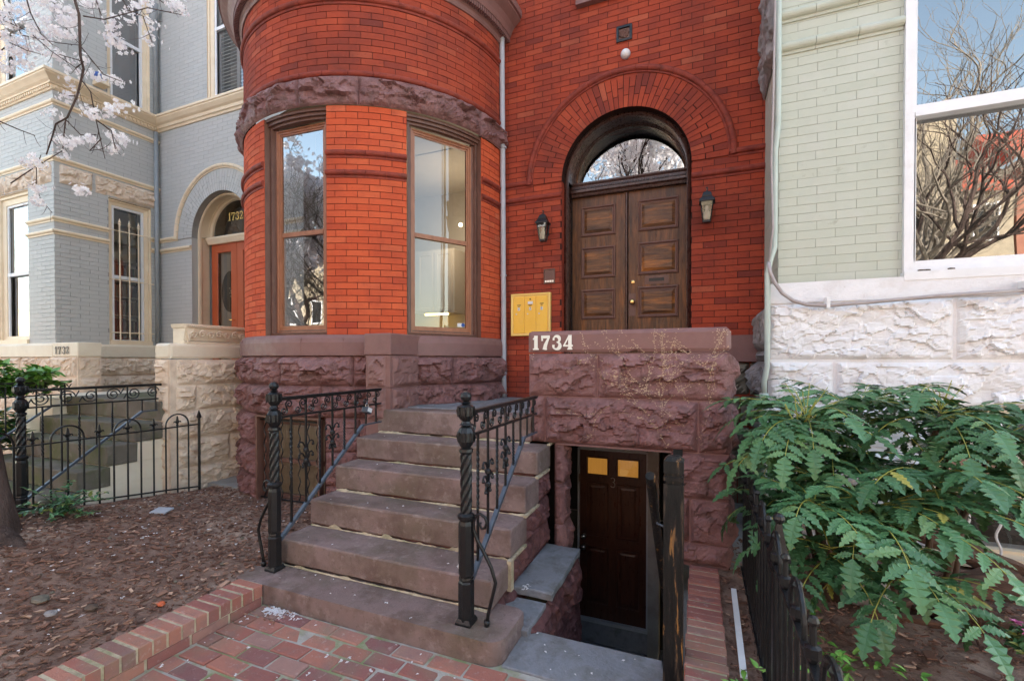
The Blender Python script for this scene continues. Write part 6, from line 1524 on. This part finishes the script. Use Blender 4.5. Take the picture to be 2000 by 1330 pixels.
street_tree('bare_tree', 'leaning bare tree behind the viewer, nearer the pale green house', 4.6, -3.6, 2.2, .16, 'bark', False, (-.9, .2), 5, seed=5)
street_tree('bare_tree', 'thick-trunked bare tree behind the viewer at the kerb', 5.9, -6.5, 3.0, .24, 'bark2', False, (-1.2, .2), 6, seed=31, L0=2.3)
street_tree('bare_tree', 'small bare twiggy tree behind the viewer by the left garden bed', -6.0, -.8, 1.2, .09, 'bark2', False, (.1, .1), 7, seed=44, L0=1.25)
street_tree('blossom_tree', 'blossoming street tree behind the viewer opposite the doorway', -2.7, -3.4, 3.6, .17, 'bark', True, (.9, .2), 6, 1, seed=8, L0=2.1)
street_tree('blossom_tree', 'blossoming street tree opposite the bay window', -7.6, -1.9, 1.7, .13, 'bark', True, (.2, .3), 6, 1, seed=11, L0=1.6)
street_tree('blossom_tree', 'blossoming street tree farther left along the street', -11.5, -5.2, 2.2, .17, 'bark', True, (-.3, .2), 5, 2, seed=14)
random.seed(21)
def far_house(x0, x1, h, m, lab, tower=False):
    t = thing('row_house', lab, 'house', ((x0 + x1) / 2, -19, 0)); mb = MB(); mb.box(x0, x1, -27, -19, -.1, h); mb.build('wall', m, t)
    mb = MB(); mb.face([(x0 - .2, -18.7, h), (x1 + .2, -18.7, h), (x1 + .2, -22.5, h + 2.6), (x0 - .2, -22.5, h + 2.6)]); mb.face([(x0 - .2, -18.7, h - .15), (x1 + .2, -18.7, h - .15), (x1 + .2, -18.7, h), (x0 - .2, -18.7, h)]); mb.face([(x0 - .2, -26, h), (x0 - .2, -18.7, h), (x0 - .2, -22.5, h + 2.6)]); mb.face([(x1 + .2, -18.7, h), (x1 + .2, -26, h), (x1 + .2, -22.5, h + 2.6)])
    rf = mb.build('roof', 'roof' if tower else 'farbrick', t)
    if tower:
        mb = MB(); c = (x0 + x1) / 2; mb.box(c - .8, c + .8, -19.6, -18.2, h - 1, h + 3.2); mb.box(c - .95, c + .95, -19.7, -18.1, h + 3.2, h + 3.4); mb.build('chimney', m, rf)
    n = max(2, int((x1 - x0) / 1.8))
    for f in range(int(h // 3)):
        for k in range(n):
            u = x0 + (k + .5) * (x1 - x0) / n; mp = lambda a, z, d: (a, -19 + d, z)
            mb = MB(); mb.box(u - .5, u + .5, -19.0, -18.93, .9 + 3 * f, 2.6 + 3 * f); w = mb.build('window', 'white', t); mb = MB(); mb.box(u - .42, u + .42, -18.93, -18.92, 1.0 + 3 * f, 2.5 + 3 * f); mb.build('pane', 'dark', w)
far_house(-30, -21, 8.5, 'farstone', 'far stone row house leftmost across the street'); far_house(-20.9, -13, 9.5, 'farbrick', 'far brick row house second from left across the street'); far_house(-12.9, -6, 8.2, 'farstone', 'far stone row house opposite the bay window')
far_house(-5.9, 0, 9.2, 'farbrick', 'far brick row house opposite the arched doorway'); far_house(.1, 6.5, 9.6, 'farstone', 'far stone row house with red tiled roof and chimney opposite the wide window', True); far_house(6.6, 13, 9.2, 'farstone', 'far stone row house with red roof at the right across the street', True); far_house(13.1, 22, 10.4, 'farbrick', 'far brick row house rightmost across the street', True)

# ================================================================== LIGHT, SKY, CAMERA
W = bpy.data.worlds.new('World'); sc.world = W; W.use_nodes = True; nt = W.node_tree; n = nt.nodes; l = nt.links; n.clear()
wo = n.new('ShaderNodeOutputWorld'); bg = n.new('ShaderNodeBackground'); sky = n.new('ShaderNodeTexSky'); sky.sky_type = 'NISHITA'; sky.sun_disc = False
EL, AZ = R(38), R(25)      # sun behind the houses
sky.sun_elevation = EL; sky.sun_rotation = AZ; sky.air_density = 1.1; sky.dust_density = .7; sky.ozone_density = 1.0
mx_ = n.new('ShaderNodeMix'); mx_.data_type = 'RGBA'; mx_.blend_type = 'MULTIPLY'; mx_.inputs[0].default_value = 1.; mx_.inputs[7].default_value = (1.19, 1.05, .86, 1)
l.new(sky.outputs[0], mx_.inputs[6]); l.new(mx_.outputs[2], bg.inputs[0]); bg.inputs[1].default_value = .15; l.new(bg.outputs[0], wo.inputs[0])
sl_ = bpy.data.lights.new('sun', 'SUN'); sl_.energy = 4.; sl_.angle = R(.5); sl_.color = (1, .94, .86); so = bpy.data.objects.new('sun', sl_); COL.objects.link(so)
sd = Vector((math.sin(AZ) * math.cos(EL), math.cos(AZ) * math.cos(EL), math.sin(EL))); so.rotation_euler = sd.to_track_quat('Z', 'Y').to_euler(); so.location = (0, 10, 20)
pl_ = bpy.data.lights.new('room_lamp_light', 'POINT'); pl_.energy = 4.2; pl_.color = (1, .86, .66); pl_.shadow_soft_size = .08; po = bpy.data.objects.new('room_lamp_light', pl_); COL.objects.link(po); po.location = (-3.06, 5.45, 3.25)
cd = bpy.data.cameras.new('camera'); cd.sensor_width = 36; cd.lens = 892 / 2000 * 36; cd.shift_y = (702 + 892 * math.tan(R(.6)) - 665) / 2000; cd.clip_start = .05; cd.clip_end = 500
co = bpy.data.objects.new('camera', cd); COL.objects.link(co); co.location = (0, 0, 1.5); co.rotation_euler = (R(90 - .6), 0, math.atan(365 / 892)); sc.camera = co
sc.view_settings.view_transform = 'Standard'; sc.view_settings.look = 'None'; sc.view_settings.exposure = 2.5; sc.view_settings.gamma = 1
sc.render.engine = 'CYCLES'; sc.cycles.use_denoising = True; sc.cycles.max_bounces = 8; sc.cycles.diffuse_bounces = 4; sc.cycles.transparent_max_bounces = 12; sc.cycles.caustics_reflective = False; sc.cycles.caustics_refractive = False
